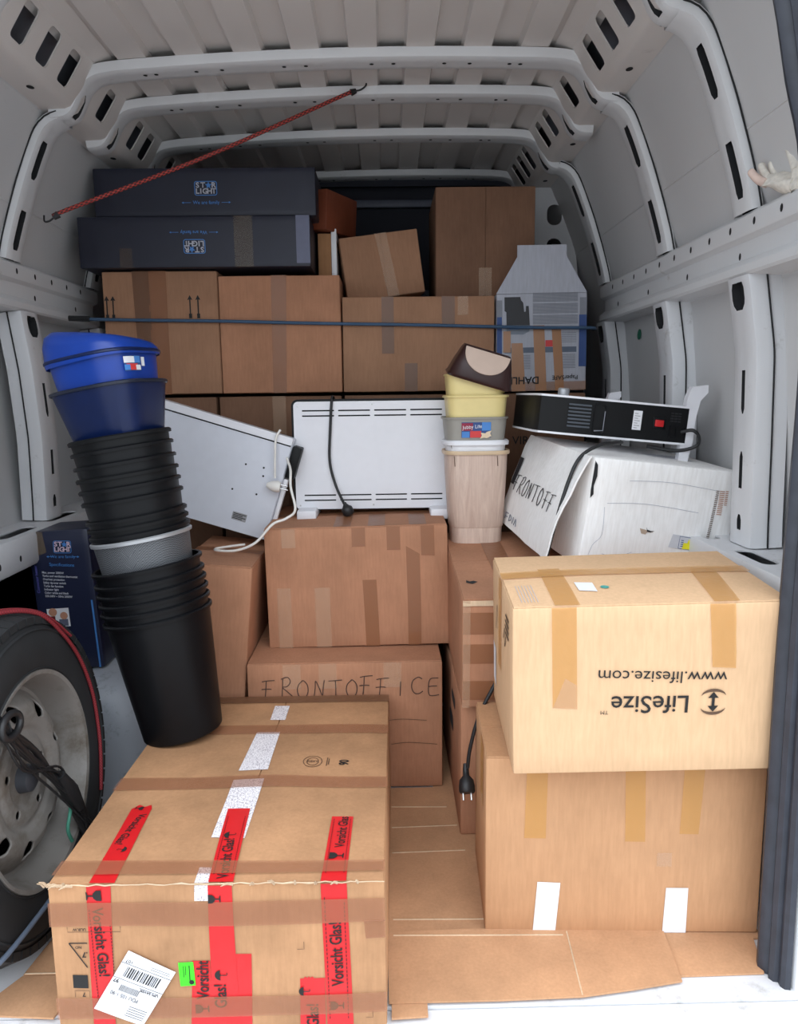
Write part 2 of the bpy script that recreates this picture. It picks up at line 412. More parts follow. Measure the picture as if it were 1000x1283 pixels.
def rib(path, s, y0, name, mat, parent, slots=(), wy=.1, depth=.05, seam=.02, flange=True):
    """pressed-steel hat rib swept along path [(h,z)]; slots: (start,end,halfwidth,centre) along arc length fraction"""
    P = [Vector((h, z)) for h, z in path]
    D = [P[0]]; 
    for i in range(len(P) - 1):
        n = max(1, int((P[i + 1] - P[i]).length / .012))
        for k in range(1, n + 1): D.append(P[i].lerp(P[i + 1], k / n))
    # smooth twice
    for _ in range(3): D = [D[0]] + [(D[i - 1] + D[i] * 2 + D[i + 1]) / 4 for i in range(1, len(D) - 1)] + [D[-1]]
    L = [0.]
    for i in range(1, len(D)): L.append(L[-1] + (D[i] - D[i - 1]).length)
    tot = L[-1]; yc = y0 + wy * .52
    rings = []; open_ = []; seam_pts = []
    for i, p in enumerate(D):
        t = (D[min(i + 1, len(D) - 1)] - D[max(i - 1, 0)]).normalized(); n = Vector((-t.y, t.x))
        # outward normal = away from the van interior
        if n.dot(p - Vector((0, 1.2))) < 0: n = -n
        seam_pts.append(vp(p.x + n.x * seam, p.y + n.y * seam, y0 - .003, s))
        hw = .012; isopen = False; c = yc
        for a, b_, w_, cc in slots:
            a, b_ = a * tot, b_ * tot
            if a <= L[i] <= b_:
                q = min(L[i] - a, b_ - L[i]); hw = w_ if q > w_ else max(.002, math.sqrt(max(0, w_ * w_ - (w_ - q) ** 2))); isopen = True; c = y0 + wy * cc
        open_.append(isopen)
        pr = [(y0, depth), (y0 + .001, .016), (y0 + .005, .004), (y0 + .014, 0), (c - hw, 0), (c + hw, 0), (y0 + wy - .014, 0), (y0 + wy - .005, .004), (y0 + wy, .016), (y0 + wy + .001, depth)]
        rings.append([(vp(p.x + n.x * d, p.y + n.y * d, y, s), vp(p.x + n.x * (d + .02), p.y + n.y * (d + .02), y, s)) for y, d in pr])
    mb = MB(); n = 10; walls_ = []
    for r in rings: mb.v += [tuple(q[0]) for q in r]
    o2 = len(mb.v)
    for r in rings: mb.v += [tuple(r[4][1]), tuple(r[5][1])]
    for i in range(len(rings) - 1):
        for k in range(n - 1):
            if k == 4 and open_[i] and open_[i + 1]: continue
            mb.f.append((i * n + k, i * n + k + 1, (i + 1) * n + k + 1, (i + 1) * n + k))
        if open_[i] and open_[i + 1]:
            walls_.append((i * n + 4, (i + 1) * n + 4, o2 + (i + 1) * 2, o2 + i * 2)); walls_.append((i * n + 5, (i + 1) * n + 5, o2 + (i + 1) * 2 + 1, o2 + i * 2 + 1))
    o = obj(name, mb, mat, parent, 40)
    # dark inside of the hollow rib
    db = MB(); db.loft([[r[3][1] , r[6][1]] for r in rings], closed=False)
    for q in walls_: db.add([mb.v[j] for j in q], [(0, 1, 2, 3)])
    obj('cavity', db, DARKCAV, o)
    if flange:
        fm = MB(); fm.tube(seam_pts, .0022, 5); obj('seam_sealer', fm, DARKCAV, o)
    return o
POST = [(.925, 1.505), (.915, 1.55), (.893, 1.62), (.862, 1.71), (.83, 1.79), (.805, 1.845), (.795, 1.866), (.778, 1.879), (.75, 1.884)]
def post_slots(): return [(.06, .36, .016, .42), (.44, .465, .012, .42), (.55, .83, .016, .42), (.90, .92, .011, .42)]
def lpost(s):
    a = lower_h(s)
    return [(a, .752), (a - .002, .80), (a - .006, 1.0), (a - .012 if s > 0 else a + .005, 1.2), (.925, 1.37)]
def lslots(): return [(.05, .12, .010, .5), (.2, .36, .008, .5), (.42, .44, .01, .5), (.5, .68, .008, .5), (.875, .998, .03, .5)]
for y in (1.72, 2.225, 2.84):
    for s in (-1, 1):
        rib(POST, s, y, 'upper_post', PAINT, walls[s], post_slots(), wy=.10, depth=.026)
        rib(lpost(s), s, y + (.0 if s > 0 else .06), 'lower_post', PAINT_IN, walls[s], lslots(), wy=.115, depth=.075, seam=.04)

# ceiling: corrugated roof sheet
def roof_z(h): return 2.038 - .013 * (h / .62) ** 2
w = MB(); hs = []; per = .155
k = -4
prof = []
while k <= 4:
    c = k * per
    for dh, dz in ((-.077, 0), (-.04, 0), (-.034, .02), (.034, .02), (.04, 0)):
        if abs(c + dh) <= .64: prof.append((c + dh, dz))
    k += 1
prof = [(-.68, -.01)] + [p for p in prof] + [(.68, -.01)]
w.loft([[vp(h, roof_z(min(.66, abs(h))) + dz, y, 1) for h, dz in prof] for y in [1.2 + i * .1 for i in range(25)]], closed=False)
ceil_o = struct('ceiling', w, ROOF, 50)
# cant rail along each top corner, with square openings
CANT = [(.60, 2.035), (.66, 1.985), (.69, 1.945), (.705, 1.925), (.725, 1.912), (.76, 1.908), (.80, 1.905)]
for s in (-1, 1):
    A, B_ = Vector((.645, 2.02)), Vector((.708, 1.925)); ln = (B_ - A).length; d = (B_ - A) / ln
    holes = []
    for (ya, yb, cnt) in ((1.80, 2.21, 3), (2.305, 2.47, 1), (2.57, 2.84, 2), (2.95, 3.32, 3)):
        for q in range(cnt):
            wd = .062; gap = (yb - ya) / (cnt + .35)
            y = ya + gap * (q + .45); holes.append(rrect(y, ln * .12, y + min(wd, gap * .72), ln * .9, .012, 3))
    mt = Matrix.Identity(4)
    w = MB(); w.prism([(1.2, 0), (3.5, 0), (3.5, ln), (1.2, ln)], 0, .004, None, holes)
    w.v = [tuple(vp(A.x + d.x * v[1] - d.y * v[2] * -1 * 0 + (v[2] * .83), A.y + d.y * v[1] + v[2] * .55, v[0], s)) for v in w.v]
    o = obj('cant_rail', w, ROOF, ceil_o, 30)
    w = MB(); pr = [(.60, 2.038), (.645, 2.02)]; w.loft([[vp(h, z, y, s) for h, z in pr] for y in (1.2, 3.5)], closed=False)
    pr2 = [(.708, 1.925), (.716, 1.914), (.73, 1.908), (.77, 1.907), (.81, 1.906)]
    w.loft([[vp(h, z, y, s) for h, z in pr2] for y in (1.2, 3.5)], closed=False); obj('cant_rail_edge', w, ROOF, o)
    w = MB(); w.loft([[vp(.69, 2.07, y, s), vp(.76, 1.97, y, s), vp(.78, 1.93, y, s)] for y in (1.2, 3.5)], closed=False); obj('cant_cavity', w, plain('grey cavity', (120, 124, 134), .7), o)
    hm = MB()
    for y in (1.83, 2.07, 2.66, 3.1):
        c = vp(.755, 1.9065, y, s); hm.add([c + Vector((.009 * math.cos(t), .013 * math.sin(t), 0)) for t in [i * math.pi / 6 for i in range(12)]], [tuple(range(12))])
    hh = obj('punched_hole', hm, DARKCAV, o); hh['kind'] = 'stuff'
# roof beams
BEAM_R = [(.775, 1.884), (.735, 1.885), (.712, 1.90), (.695, 1.94), (.672, 1.982), (.64, 1.992), (.58, 1.998), (.45, 2.004), (.3, 2.009), (.15, 2.012), (0, 2.013)]
BEAM = BEAM_R + [(-h, z) for h, z in reversed(BEAM_R[:-1])]
for y, sl_ in ((1.72, 1), (2.22, 1), (2.48, 1), (2.86, 1), (3.36, 0)):
    hs = []
    hs.append((.028, .075, .014, .45)); hs.append((.925, .972, .014, .45))
    for q in (.2, .215, .26, .33, .37, .47, .53, .63, .67, .74, .785, .8): hs.append((q, q + .004, .0045, .55))
    rib(BEAM, 1, y, 'roof_beam', PAINT, ceil_o, hs, wy=.09, depth=.027, flange=False)
    hm = MB()
    for h in (-.52, -.49, -.38, -.31, -.14, -.08, .1, .16, .3, .37, .48, .51):
        zz = next(BEAM[i][1] + (BEAM[i + 1][1] - BEAM[i][1]) * (h - BEAM[i][0]) / (BEAM[i + 1][0] - BEAM[i][0]) for i in range(len(BEAM) - 1) if BEAM[i + 1][0] <= h <= BEAM[i][0])
        c = vp(h, zz - .0012, y + .04, 1); hm.add([c + Vector((.006 * math.cos(t), .006 * math.sin(t), 0)) for t in [i * math.pi / 5 for i in range(10)]], [tuple(range(10))])
    hh = obj('punched_hole', hm, DARKCAV, ceil_o); hh['kind'] = 'stuff'
    # lapped joint plates at the ends of the centre section
    for s in (-1, 1):
        mb = MB(); mb.loft([[vp(h, z - .003, yy, s) for yy in (y - .002, y + .012, y + .088)] for h, z in ((.775, 1.884), (.735, 1.885), (.712, 1.90))], closed=False)
# front bulkhead
w = MB(); w.box((-1.2, 3.5, -.1), (1.0, 3.56, 2.2)); wf = struct('wall_front', w, DARKWALL)
for z in (1.93, 1.55):
    mb = bevbox((-1.05, 3.46, z - .016), (.85, 3.5, z + .016), .006); obj('bulkhead_bar', mb, STEELBAR, wf)
w = MB(); w.prism([(-.9, 1.3), (.66, 1.3), (.66, 2.1), (-.9, 2.1)], 3.42, 3.44, Matrix(((1, 0, 0, 0), (0, 0, 1, 0), (0, 1, 0, 0), (0, 0, 0, 1))), [rrect(-.8, 1.42, .56, 1.99, .08)])
obj('bulkhead_frame', w, DARKWALL, wf)
# pressed corner plate beside the bulkhead, with oval holes
w = MB(); mt = Matrix(((1, 0, 0, 0), (0, 0, 1, 0), (0, 1, 0, 0), (0, 0, 0, 1)))
w.prism([(.60, 1.3), (.82, 1.3), (.75, 1.95), (.60, 1.95)], 3.2, 3.21, mt, [rrect(.66, 1.78 - k * .13, .72, 1.86 - k * .13, .028) for k in range(3)])
obj('corner_plate', w, PAINT, wf)

# wheel arch left
w = MB(); rings = []
for y, q in ((1.97, .0), (1.975, .6), (2.0, .85), (2.05, .97), (2.12, 1.), (2.5, 1.), (2.6, .9), (2.66, .6)):
    hgt = .345 * (.55 + .45 * q) if q > 0 else .0; inn = -1.12 + .46 * (.6 + .4 * q) if q > 0 else -1.12 + .2
    rr = .07
    rings.append([(-1.13, y, 0), (inn, y, 0), (inn, y, max(.0, hgt - rr)), (inn - rr * .3, y, max(0, hgt - rr * .3)), (inn - rr, y, hgt), (-1.13, y, hgt)])
w.loft(rings, closed=False, cap0=False)
o = obj('wheel_arch', w, ARCHM, walls[-1], 60)
# rear door frame: pillar ring and rubber seal
def outline(off=0.):
    R = [(.836, -.12), (.834, .2), (.832, .68), (.836, .94), (.838, 1.2), (.818, 1.48), (.785, 1.61), (.757, 1.725), (.722, 1.83), (.66, 1.9), (.55, 1.95), (.3, 1.985), (0, 1.995)]
    R = [(h + off, z + (off if z > 1.7 else 0)) for h, z in R]
    return [vp(h, z, 0, 1) for h, z in R] + [vp(h, z, 0, -1) for h, z in reversed(R[:-1])]
def ring_loft(specs):
    w = MB(); rings = []
    for off, y in specs:
        rings.append([(p.x, y, p.z) for p in smooth_path(outline(off), 4)])
    w.loft(rings, closed=False); return w
seal = struct('trim_1', ring_loft([(.026, 1.335), (.004, 1.335), (0, 1.322), (.006, 1.31), (.013, 1.306), (.009, 1.297), (.014, 1.288), (.022, 1.286), (.021, 1.276), (.026, 1.268), (.036, 1.266), (.04, 1.275), (.042, 1.3)]), RUBBER)
pil = struct('door_frame', ring_loft([(.06, 1.36), (.03, 1.32), (.042, 1.262), (.055, 1.25), (.075, 1.24), (.11, 1.235), (.15, 1.22), (.27, 1.19)]), PAINT)
w = MB()
for z, hgt in ((.32, .05), (.95, .05)):
    m = bevbox((.775, 1.225, z), (.80, 1.25, z + hgt), .003); w.v += [] ; o_ = len(w.v); w.add(m.v, m.f)
latch = obj('door_stop', w, BLACKP2, pil)
w = ring_loft([(.026, 1.337), (.06, 1.345), (.2, 1.4)]); obj('pillar_inner', w, PAINT_IN, pil)

# ================================================================ CARTONS
class Carton:
    def __init__(s, name, label, dims, loc, rot, mat, seed=0, amp=.002, bulge=.002, jit=.0015, cat='box', group=None, flaps=(), bev=.004):
        s.t = thing(name, label, cat, loc, rot, group); s.d = dims; s.seed = seed; s.amp = amp; s.bulge = bulge; s.jit = jit; s.mat = mat
        bm = bmesh.new(); bmesh.ops.create_cube(bm, size=1.)
        w, d, h = dims
        for v in bm.verts: v.co = Vector((v.co.x * w, v.co.y * d, (v.co.z + .5) * h))
        long_e = bm.edges[:]
        bmesh.ops.bevel(bm, geom=long_e, offset=bev, segments=2, affect='EDGES', profile=.5)
        for ax, n in ((0, 10), (1, 8), (2, 8)):
            es = [e for e in bm.edges if abs((e.verts[0].co - e.verts[1].co)[ax]) > dims[ax] * .5]
            bmesh.ops.subdivide_edges(bm, edges=es, cuts=n, use_grid_fill=True)
        for v in bm.verts: v.co = s.warp(v.co)
        me = bpy.data.meshes.new('body'); bmesh.ops.recalc_face_normals(bm, faces=bm.faces); bm.to_mesh(me); bm.free()
        me.materials.append(mat); me.polygons.foreach_set('use_smooth', [True] * len(me.polygons)); me.set_sharp_from_angle(angle=rad(28))
        s.body = obj('body', me, mat, s.t)
        for f_ in flaps: s.flaps(*f_)
    def warp(s, p):
        w, d, h = s.d; half = (w / 2, d / 2, h / 2); q = Vector((p[0], p[1], p[2] - h / 2)); out = Vector(p)
        sd = Vector((s.seed * 7.3, s.seed * 3.1, s.seed * 1.7))
        for a in range(3):
            if abs(q[a]) > half[a] - .0055:
                u, v = [q[i] / half[i] for i in range(3) if i != a]
                u = max(-1, min(1, u)); v = max(-1, min(1, v))
                wgt = (1 - u ** 4) * (1 - v ** 4)
                dd = noise.noise(Vector(p) * 5 + sd) * s.amp * wgt + s.bulge * (1 - u * u) * (1 - v * v)
                out[a] += math.copysign(dd, q[a])
        return out + noise.noise_vector(Vector(p) * 3.5 + sd) * s.jit
    def fp(s, face, u, v, off=.001):
        w, d, h = s.d
        p = {'front': (-w / 2 + u, -d / 2, v), 'top': (-w / 2 + u, -d / 2 + v, h), 'left': (-w / 2, d / 2 - u, v), 'right': (w / 2, -d / 2 + u, v)}[face]
        n = {'front': (0, -1, 0), 'top': (0, 0, 1), 'left': (-1, 0, 0), 'right': (1, 0, 0)}[face]
        return s.warp(Vector(p)) + Vector(n) * off
    def quad(s, face, c, mat, name='tape_strip', off=.0012, nu=None, nv=None, parent=None, wrinkle=0.):
        """bilinear patch from 4 corners (bl, br, tr, tl) in face metres"""
        c = [Vector((*p, 0)) for p in c]
        lu = max((c[1] - c[0]).length, (c[2] - c[3]).length); lv = max((c[3] - c[0]).length, (c[2] - c[1]).length)
        nu = nu or max(1, min(14, int(lu / .03))); nv = nv or max(1, min(14, int(lv / .03)))
        mb = MB(); vs = []
        for j in range(nv + 1):
            for i in range(nu + 1):
                a = c[0].lerp(c[1], i / nu); b_ = c[3].lerp(c[2], i / nu); q = a.lerp(b_, j / nv)
                e = off + (abs(noise.noise(Vector((q.x * 55, q.y * 25, s.seed)))) * wrinkle)
                vs.append(s.fp(face, q.x, q.y, e))
        mb.add(vs, [(j * (nu + 1) + i, j * (nu + 1) + i + 1, (j + 1) * (nu + 1) + i + 1, (j + 1) * (nu + 1) + i) for j in range(nv) for i in range(nu)])
        return obj(name, mb, mat, parent or s.t)
    def rect(s, face, u0, v0, u1, v1, mat, name='tape_strip', off=.0012, **k):
        return s.quad(face, [(u0, v0), (u1, v0), (u1, v1), (u0, v1)], mat, name, off, **k)
    def poly(s, face, pts, mat, name, off=.0015, parent=None):
        mb = MB(); t = tessellate_polygon([[Vector((*p, 0)) for p in pts]])
        mb.add([s.fp(face, p[0], p[1], off) for p in pts], [tuple(q) for q in t]); return obj(name, mb, mat, parent or s.t)
    def text(s, face, st, u, v, size, rot=0., mat=None, xs=1., bold=0., align='CENTER', off=.002, name='lettering', parent=None):
        me = text_mesh(st, size, bold, xs, align); ca, sa = math.cos(rad(rot)), math.sin(rad(rot))
        for p in me.vertices:
            x, y = p.co.x, p.co.y; p.co = s.fp(face, u + x * ca - y * sa, v + x * sa + y * ca, off)
        me.materials.append(mat or INK); me.update()
        return obj(name, me, mat, parent or s.t)
    def bars(s, face, rects, mat, name='print_line', off=.0018, parent=None):
        mb = MB()
        for c in rects:
            if len(c) == 4 and not hasattr(c[0], '__len__'): c = [(c[0], c[1]), (c[2], c[1]), (c[2], c[3]), (c[0], c[3])]
            mb.add([s.fp(face, p[0], p[1], off) for p in c], [tuple(range(len(c)))])
        o = obj(name, mb, mat, parent or s.t); o['kind'] = 'stuff'; return o
    def strokes(s, face, lines, width, mat, name='handwriting', off=.0016, parent=None, sm=True):
        mb = MB()
        for ln in lines:
            P = [Vector((*p, 0)) for p in ln]
            P = smooth_path(P, 4) if len(P) > 2 and sm else P
            L = []; R = []
            for i, p in enumerate(P):
                t = (P[min(i + 1, len(P) - 1)] - P[max(0, i - 1)]).normalized(); n = Vector((-t.y, t.x, 0)) * width / 2
                L.append(s.fp(face, p.x + n.x, p.y + n.y, off)); R.append(s.fp(face, p.x - n.x, p.y - n.y, off))
            n = len(P); mb.add(L + R, [(i, i + 1, n + i + 1, n + i) for i in range(n - 1)])
        o = obj(name, mb, mat, parent or s.t); return o
    def flaps(s, face, seam, frac=.5, gap=.003, th=.003):
        w, d, h = s.d
        fu, fv = {'front': (w, h), 'top': (w, d), 'left': (d, h), 'right': (d, h)}[face]
        if seam == 'u': rects = [(0, 0, fu, fv * frac - gap / 2), (0, fv * frac + gap / 2, fu, fv)]
        else: rects = [(0, 0, fu * frac - gap / 2, fv), (fu * frac + gap / 2, 0, fu, fv)]
        for (a, b_, c, d_) in rects:
            e = .0025; a += e if a == 0 else 0; b_ += e if b_ == 0 else 0; c -= e if c == fu else 0; d_ -= e if d_ == fv else 0
            n = 8; mb = MB(); vs = []
            for lay in (.0, th):
                for j in range(n + 1):
                    for i in range(n + 1): vs.append(s.fp(face, a + (c - a) * i / n, b_ + (d_ - b_) * j / n, lay))
            k = (n + 1) ** 2; fs = []
            for j in range(n):
                for i in range(n):
                    q = j * (n + 1) + i; fs.append((k + q, k + q + 1, k + q + n + 2, k + q + n + 1))
            ring = [i for i in range(n + 1)] + [(j + 1) * (n + 1) - 1 for j in range(1, n + 1)] + [n * (n + 1) + i for i in range(n - 1, -1, -1)] + [j * (n + 1) for j in range(n - 1, 0, -1)]
            for i in range(len(ring)):
                p, q = ring[i], ring[(i + 1) % len(ring)]; fs.append((p, q, k + q, k + p))
            mb.add(vs, fs); obj('flap', mb, s.mat, s.t)
        s.ft = th

HW = {  # simple pen strokes for hand-written capitals in a unit cell
    'F': [[(.1, 0), (.18, .5), (.22, 1)], [(-.1, .95), (.3, 1), (.85, 1.02)], [(-.15, .5), (.3, .52), (.6, .5)]],
    'R': [[(.15, 0), (.2, .5), (.25, 1)], [(.1, .95), (.6, 1.05), (.8, .8), (.55, .55), (.2, .5), (.5, .3), (.95, 0)]],
    'O': [[(.5, 1), (.2, .8), (.08, .45), (.25, .08), (.55, .0), (.85, .3), (.85, .75), (.55, 1.02), (.4, .95)]],
    'N': [[(.1, 0), (.2, .5), (.25, .95), (.5, .5), (.72, .05), (.8, .5), (.9, 1)]],
    'T': [[(0, .98), (.5, 1.0), (1, 1.03)], [(.5, 1), (.52, .5), (.5, 0)]],
    'I': [[(.5, .9), (.48, .5), (.45, 0)]],
    'C': [[(.9, .9), (.6, 1.02), (.2, .8), (.1, .4), (.3, .05), (.65, 0), (.95, .15)]],
    'E': [[(.9, 1), (.3, .95), (.15, .5), (.25, .02), (.95, .05)], [(.15, .52), (.5, .55), (.8, .55)]],
}
def write(word, u0, v0, adv, hgt, slope=0.):
    out = []
    for i, ch in enumerate(word):
        for ln in HW.get(ch, []):
            out.append([(u0 + (i + p[0] * .82) * adv, v0 + p[1] * hgt * (1 + .06 * math.sin(i * 2.1)) + slope * (i + p[0]) + .003 * math.sin(i * 1.7)) for p in ln])
    return out
def star_logo(c, face, u, v, w, h, rot=0, mats=(PALE, LBLUE), slogan=True, sl_dv=-.033, sl_w=.145):
    """rounded frame with STAR (the A is a star) over LIGHT, and a script line beneath"""
    ca, sa = math.cos(rad(rot)), math.sin(rad(rot))
    def T(x, y): return (u + x * ca - y * sa, v + x * sa + y * ca)
    fr = rrect(-w / 2, -h / 2, w / 2, h / 2, h * .16, 4); inn = rrect(-w / 2 + h * .05, -h / 2 + h * .05, w / 2 - h * .05, h / 2 - h * .05, h * .12, 4)
    mb = MB(); n = len(fr)
    mb.add([c.fp(face, *T(*p), .0018) for p in fr + inn], [(i, (i + 1) % n, n + (i + 1) % n, n + i) for i in range(n)])
    lg = obj('logo_frame', mb, mats[1], c.t)
    row = h * .42
    xs = [-.355, -.12, .12, .35]
    for ch, x in zip('ST R', xs):
        if ch != ' ': c.text(face, ch, *T(x * w, h * .21), row * 1.22, rot, mats[0], xs=1.05, bold=.03, off=.002, parent=lg)
    st = []
    for k in range(10):
        a = rad(90 + 36 * k); r = row * (.62 if k % 2 == 0 else .27); st.append(T(.125 * w + r * math.cos(a), h * .2 + r * math.sin(a)))
    c.poly(face, st, mats[1], 'star', .0022, lg)
    for ch, x in zip('LIGHT', (-.37, -.22, -.03, .17, .36)):
        c.text(face, ch, *T(x * w, -h * .21), row * 1.22, rot, mats[0], xs=1.05, bold=.03, off=.002, parent=lg)
    if slogan:
        yy = sl_dv
        c.text(face, 'We are family', *T(0, yy), h * .34, rot, mats[1], xs=1.0, off=.0018, name='slogan')
        for a in (-1, 1):
            x0, x1 = a * sl_w * .34, a * sl_w * .5
            c.bars(face, [[T(x0, yy - .0006), T(x1, yy - .0006), T(x1, yy + .0006), T(x0, yy + .0006)], [T(x1, yy - .003), T(x1 + a * .006, yy), T(x1, yy + .003)]], mats[1], 'slogan_arrow')

# ---- big box in front with warning tape
G = Carton('carton', 'long brown carton with red warning tapes nearest the van door', (.582, .81, .282), (-.299, 1.609, .006), (0, 0, -.8), CB_GLASS, 1, .004, .003, .002)
G.flaps('top', 'v', .52)
def ragged(c, face, pts): pass
for nm, pts in (('l', [(.072, -.0), (.1155, -.0), (.1155, .0), (.096, .245)]),): pass
t1 = G.quad('top', [(.073, 0), (.117, 0), (.107, .236), (.066, .236)], REDT, off=.0045)
G.quad('front', [(.062, .004), (.1005, .004), (.1105, .282), (.068, .282)], REDT)
G.poly('top', [(.066, .236), (.107, .236), (.102, .25), (.09, .243), (.078, .252)], REDT, 'torn_tape_end', .0045)
G.quad('top', [(.279, 0), (.322, 0), (.308, .2275), (.263, .2275)], REDT, off=.006)
G.quad('front', [(.274, .003), (.322, .003), (.3195, .282), (.278, .282)], REDT, off=.0016)
G.quad('front', [(.235, .003), (.275, .003), (.275, .14), (.244, .14)], REDT, off=.0012)
G.quad('front', [(.318, .003), (.343, .003), (.348, .153), (.317, .153)], REDT, off=.0012)
G.quad('top', [(.472, 0), (.516, 0), (.5175, .2), (.4755, .2)], REDT, off=.0045)
G.quad('front', [(.4766, .004), (.5228, .004), (.517, .282), (.472, .282)], REDT)
G.quad('front', [(.4285, .004), (.4735, .004), (.4745, .103), (.431, .103)], REDT)
for a in (.2, .4, .6):  # small ragged ends
    G.poly('front', [(.431 + a * .03, .103), (.438 + a * .03, .103), (.434 + a * .03, .107)], REDT, 'torn_tape_end', .0012)
# writing on the red tapes
VG = 'Vorsicht Glas!'
G.text('top', VG, .089, .163, .022, -98, INK, xs=.82, bold=.015, off=.0056)
G.text('front', VG, .0862, .175, .027, -88, INK, xs=.85, bold=.015, off=.0024)
G.text('top', VG, .2965, .066, .028, 96, INK, xs=.72, bold=.015, off=.0072)
G.text('top', 'Vorsicht Glas', .4995, .148, .026, 89, INK, xs=.7, bold=.015, off=.0056)
G.text('front', VG, .497, .149, .03, 91, INK, xs=.72, bold=.015, off=.0024)
G.text('front', 'Vorsicht', .2615, .103, .03, 88, INK, xs=.74, bold=.015, off=.0028)
G.text('front', 'Glas!', .291, .07, .03, 90, INK, xs=.8, bold=.015, off=.0028)
G.text('front', 'Glas!', .452, .028, .03, 90, INK, xs=.8, bold=.015, off=.0024)
def goblet(face, u, v, r, rot, off):
    ca, sa = math.cos(rad(rot)), math.sin(rad(rot))
    sh = [(-.9, 1), (.9, 1), (.85, .2), (.45, -.25), (.12, -.35), (.12, -1.1), (.7, -1.25), (.7, -1.4), (-.7, -1.4), (-.7, -1.25), (-.12, -1.1), (-.12, -.35), (-.45, -.25), (-.85, .2)]
    G.poly(face, [(u + r * (x * ca - y * sa), v + r * (x * sa + y * ca)) for x, y in sh], INK, 'goblet_symbol', off)
def brolly(face, u, v, r, rot, off):
    ca, sa = math.cos(rad(rot)), math.sin(rad(rot))
    sh = [(math.cos(rad(a)), math.sin(rad(a))) for a in range(0, 181, 20)] + [(-.5, .12), (-.08, 0), (-.08, -1.1), (.35, -1.3), (.5, -1.0), (.4, -1.0), (.3, -1.15), (.08, -1.02), (.08, 0), (.5, .12)]
    G.poly(face, [(u + r * (x * ca - y * sa), v + r * (x * sa + y * ca)) for x, y in sh], INK, 'umbrella_symbol', off)
goblet('top', .492, .072, .011, 88, .0058); goblet('front', .0825, .264, .011, -88, .0026); goblet('front', .493, .047, .01, 90, .0026)
brolly('top', .287, .134, .01, 96, .0074); brolly('front', .292, .112, .01, 90, .003); brolly('top', .097, .096, .008, -98, .0058); brolly('front', .437, .078, .009, 90, .003)
goblet('top', .083, .236, .007, -98, .0058); goblet('front', .255, .045, .01, 90, .003); goblet('front', .287, .258, .009, 90, .003)
# fine print along tape edges
for u0, u1, a, b_ in ((.075, .0705, .05, .24), (.1085, .105, .03, .21), (.4815, .478, .02, .26), (.514, .512, .02, .25)):
    G.bars('front', [(u0 + (u1 - u0) * k / 30 - .0008, a + (b_ - a) * k / 30, u0 + (u1 - u0) * k / 30 + .0008, a + (b_ - a) * (k + .62) / 30) for k in range(30)], INKD, off=.0022)
for u0, u1, a, b_ in ((.284, .27, .02, .2), (.316, .304, .02, .2), (.479, .481, .02, .19), (.511, .513, .02, .19)):
    G.bars('top', [(u0 + (u1 - u0) * k / 30 - .0008, a + (b_ - a) * k / 30, u0 + (u1 - u0) * k / 30 + .0008, a + (b_ - a) * (k + .62) / 30) for k in range(30)], INKD, off=.0066)
# white printed tape under the middle red one
G.quad('top', [(.253, .131), (.317, .129), (.3156, .345), (.249, .344)], WHITET, 'white_tape', .0042)
G.quad('top', [(.2516, .384), (.317, .384), (.3146, .586), (.2576, .585)], WHITET, 'white_tape', .0042)
G.quad('top', [(.278, .656), (.317, .655), (.3156, .746), (.276, .747)], WHITET, 'white_tape', .0042)
G.quad('front', [(.254, .2535), (.279, .2535), (.279, .282), (.255, .282)], WHITET, 'white_tape', .001)
G.quad('top', [(.255, 0), (.28, 0), (.276, .0415), (.2535, .0425)], WHITET, 'white_tape', .0042)
# brown tapes across
G.quad('front', [(.0, .206), (.582, .210), (.582, .2545), (.0, .2508)], TAPEG, off=.003, wrinkle=.0006)
G.quad('front', [(.0, .0245), (.582, .0325), (.582, .0715), (.0, .0675)], TAPEG, off=.0034, wrinkle=.0006)
G.quad('front', [(.548, .176), (.582, .177), (.582, .212), (.545, .2105)], TAPEG, off=.0014)
G.quad('top', [(.0, .018), (.582, .023), (.582, .0535), (.0, .06)], TAPEG, off=.0078, wrinkle=.0006)
G.quad('top', [(.0, .31), (.582, .309), (.582, .355), (.0, .362)], TAPEG, off=.0058, wrinkle=.0006)
G.quad('top', [(.0, .575), (.582, .57), (.582, .62), (.0, .625)], TAPEG, off=.0058, wrinkle=.0006)
G.quad('top', [(.0, .765), (.582, .765), (.582, .81), (.0, .81)], TAPEDK, off=.0058)
# label, sticker and print
lb = G.quad('front', [(.0665, .0483), (.1502, .0119), (.2149, .1205), (.1351, .1621)], LABEL, 'shipping_label', .0045)
du, dv = Vector((.0837, -.0364)).normalized(), Vector((.0667, .1111)).normalized()
def LP(x, y): q = Vector((.0665, .0483)) + du * x + dv * y; return (q.x, q.y)
bars = []
random.seed(3)
x = .014
while x < .074:
    wd = random.choice((.001, .0016, .0024)); bars.append([LP(x, .083), LP(x + wd, .083), LP(x + wd, .104), LP(x, .104)]); x += wd + random.choice((.0016, .0024))
x = .02
while x < .055:
    wd = random.choice((.0009, .0013)); bars.append([LP(x, .054), LP(x + wd, .054), LP(x + wd, .067), LP(x, .067)]); x += wd + .0016
for y in (.076, .108): bars.append([LP(0, y), LP(.091, y), LP(.091, y + .0009), LP(0, y + .0009)])
for y in (.118, .114, .072): bars.append([LP(.05, y), LP(.085, y), LP(.085, y + .0007), LP(.05, y + .0007)])
for y in (.03, .025, .02, .015, .01): bars.append([LP(.052, y), LP(.085, y), LP(.085, y + .001), LP(.052, y + .001)])
G.bars('front', bars, INK, 'barcode', .0052, lb)
ang = math.degrees(math.atan2(du.y, du.x))
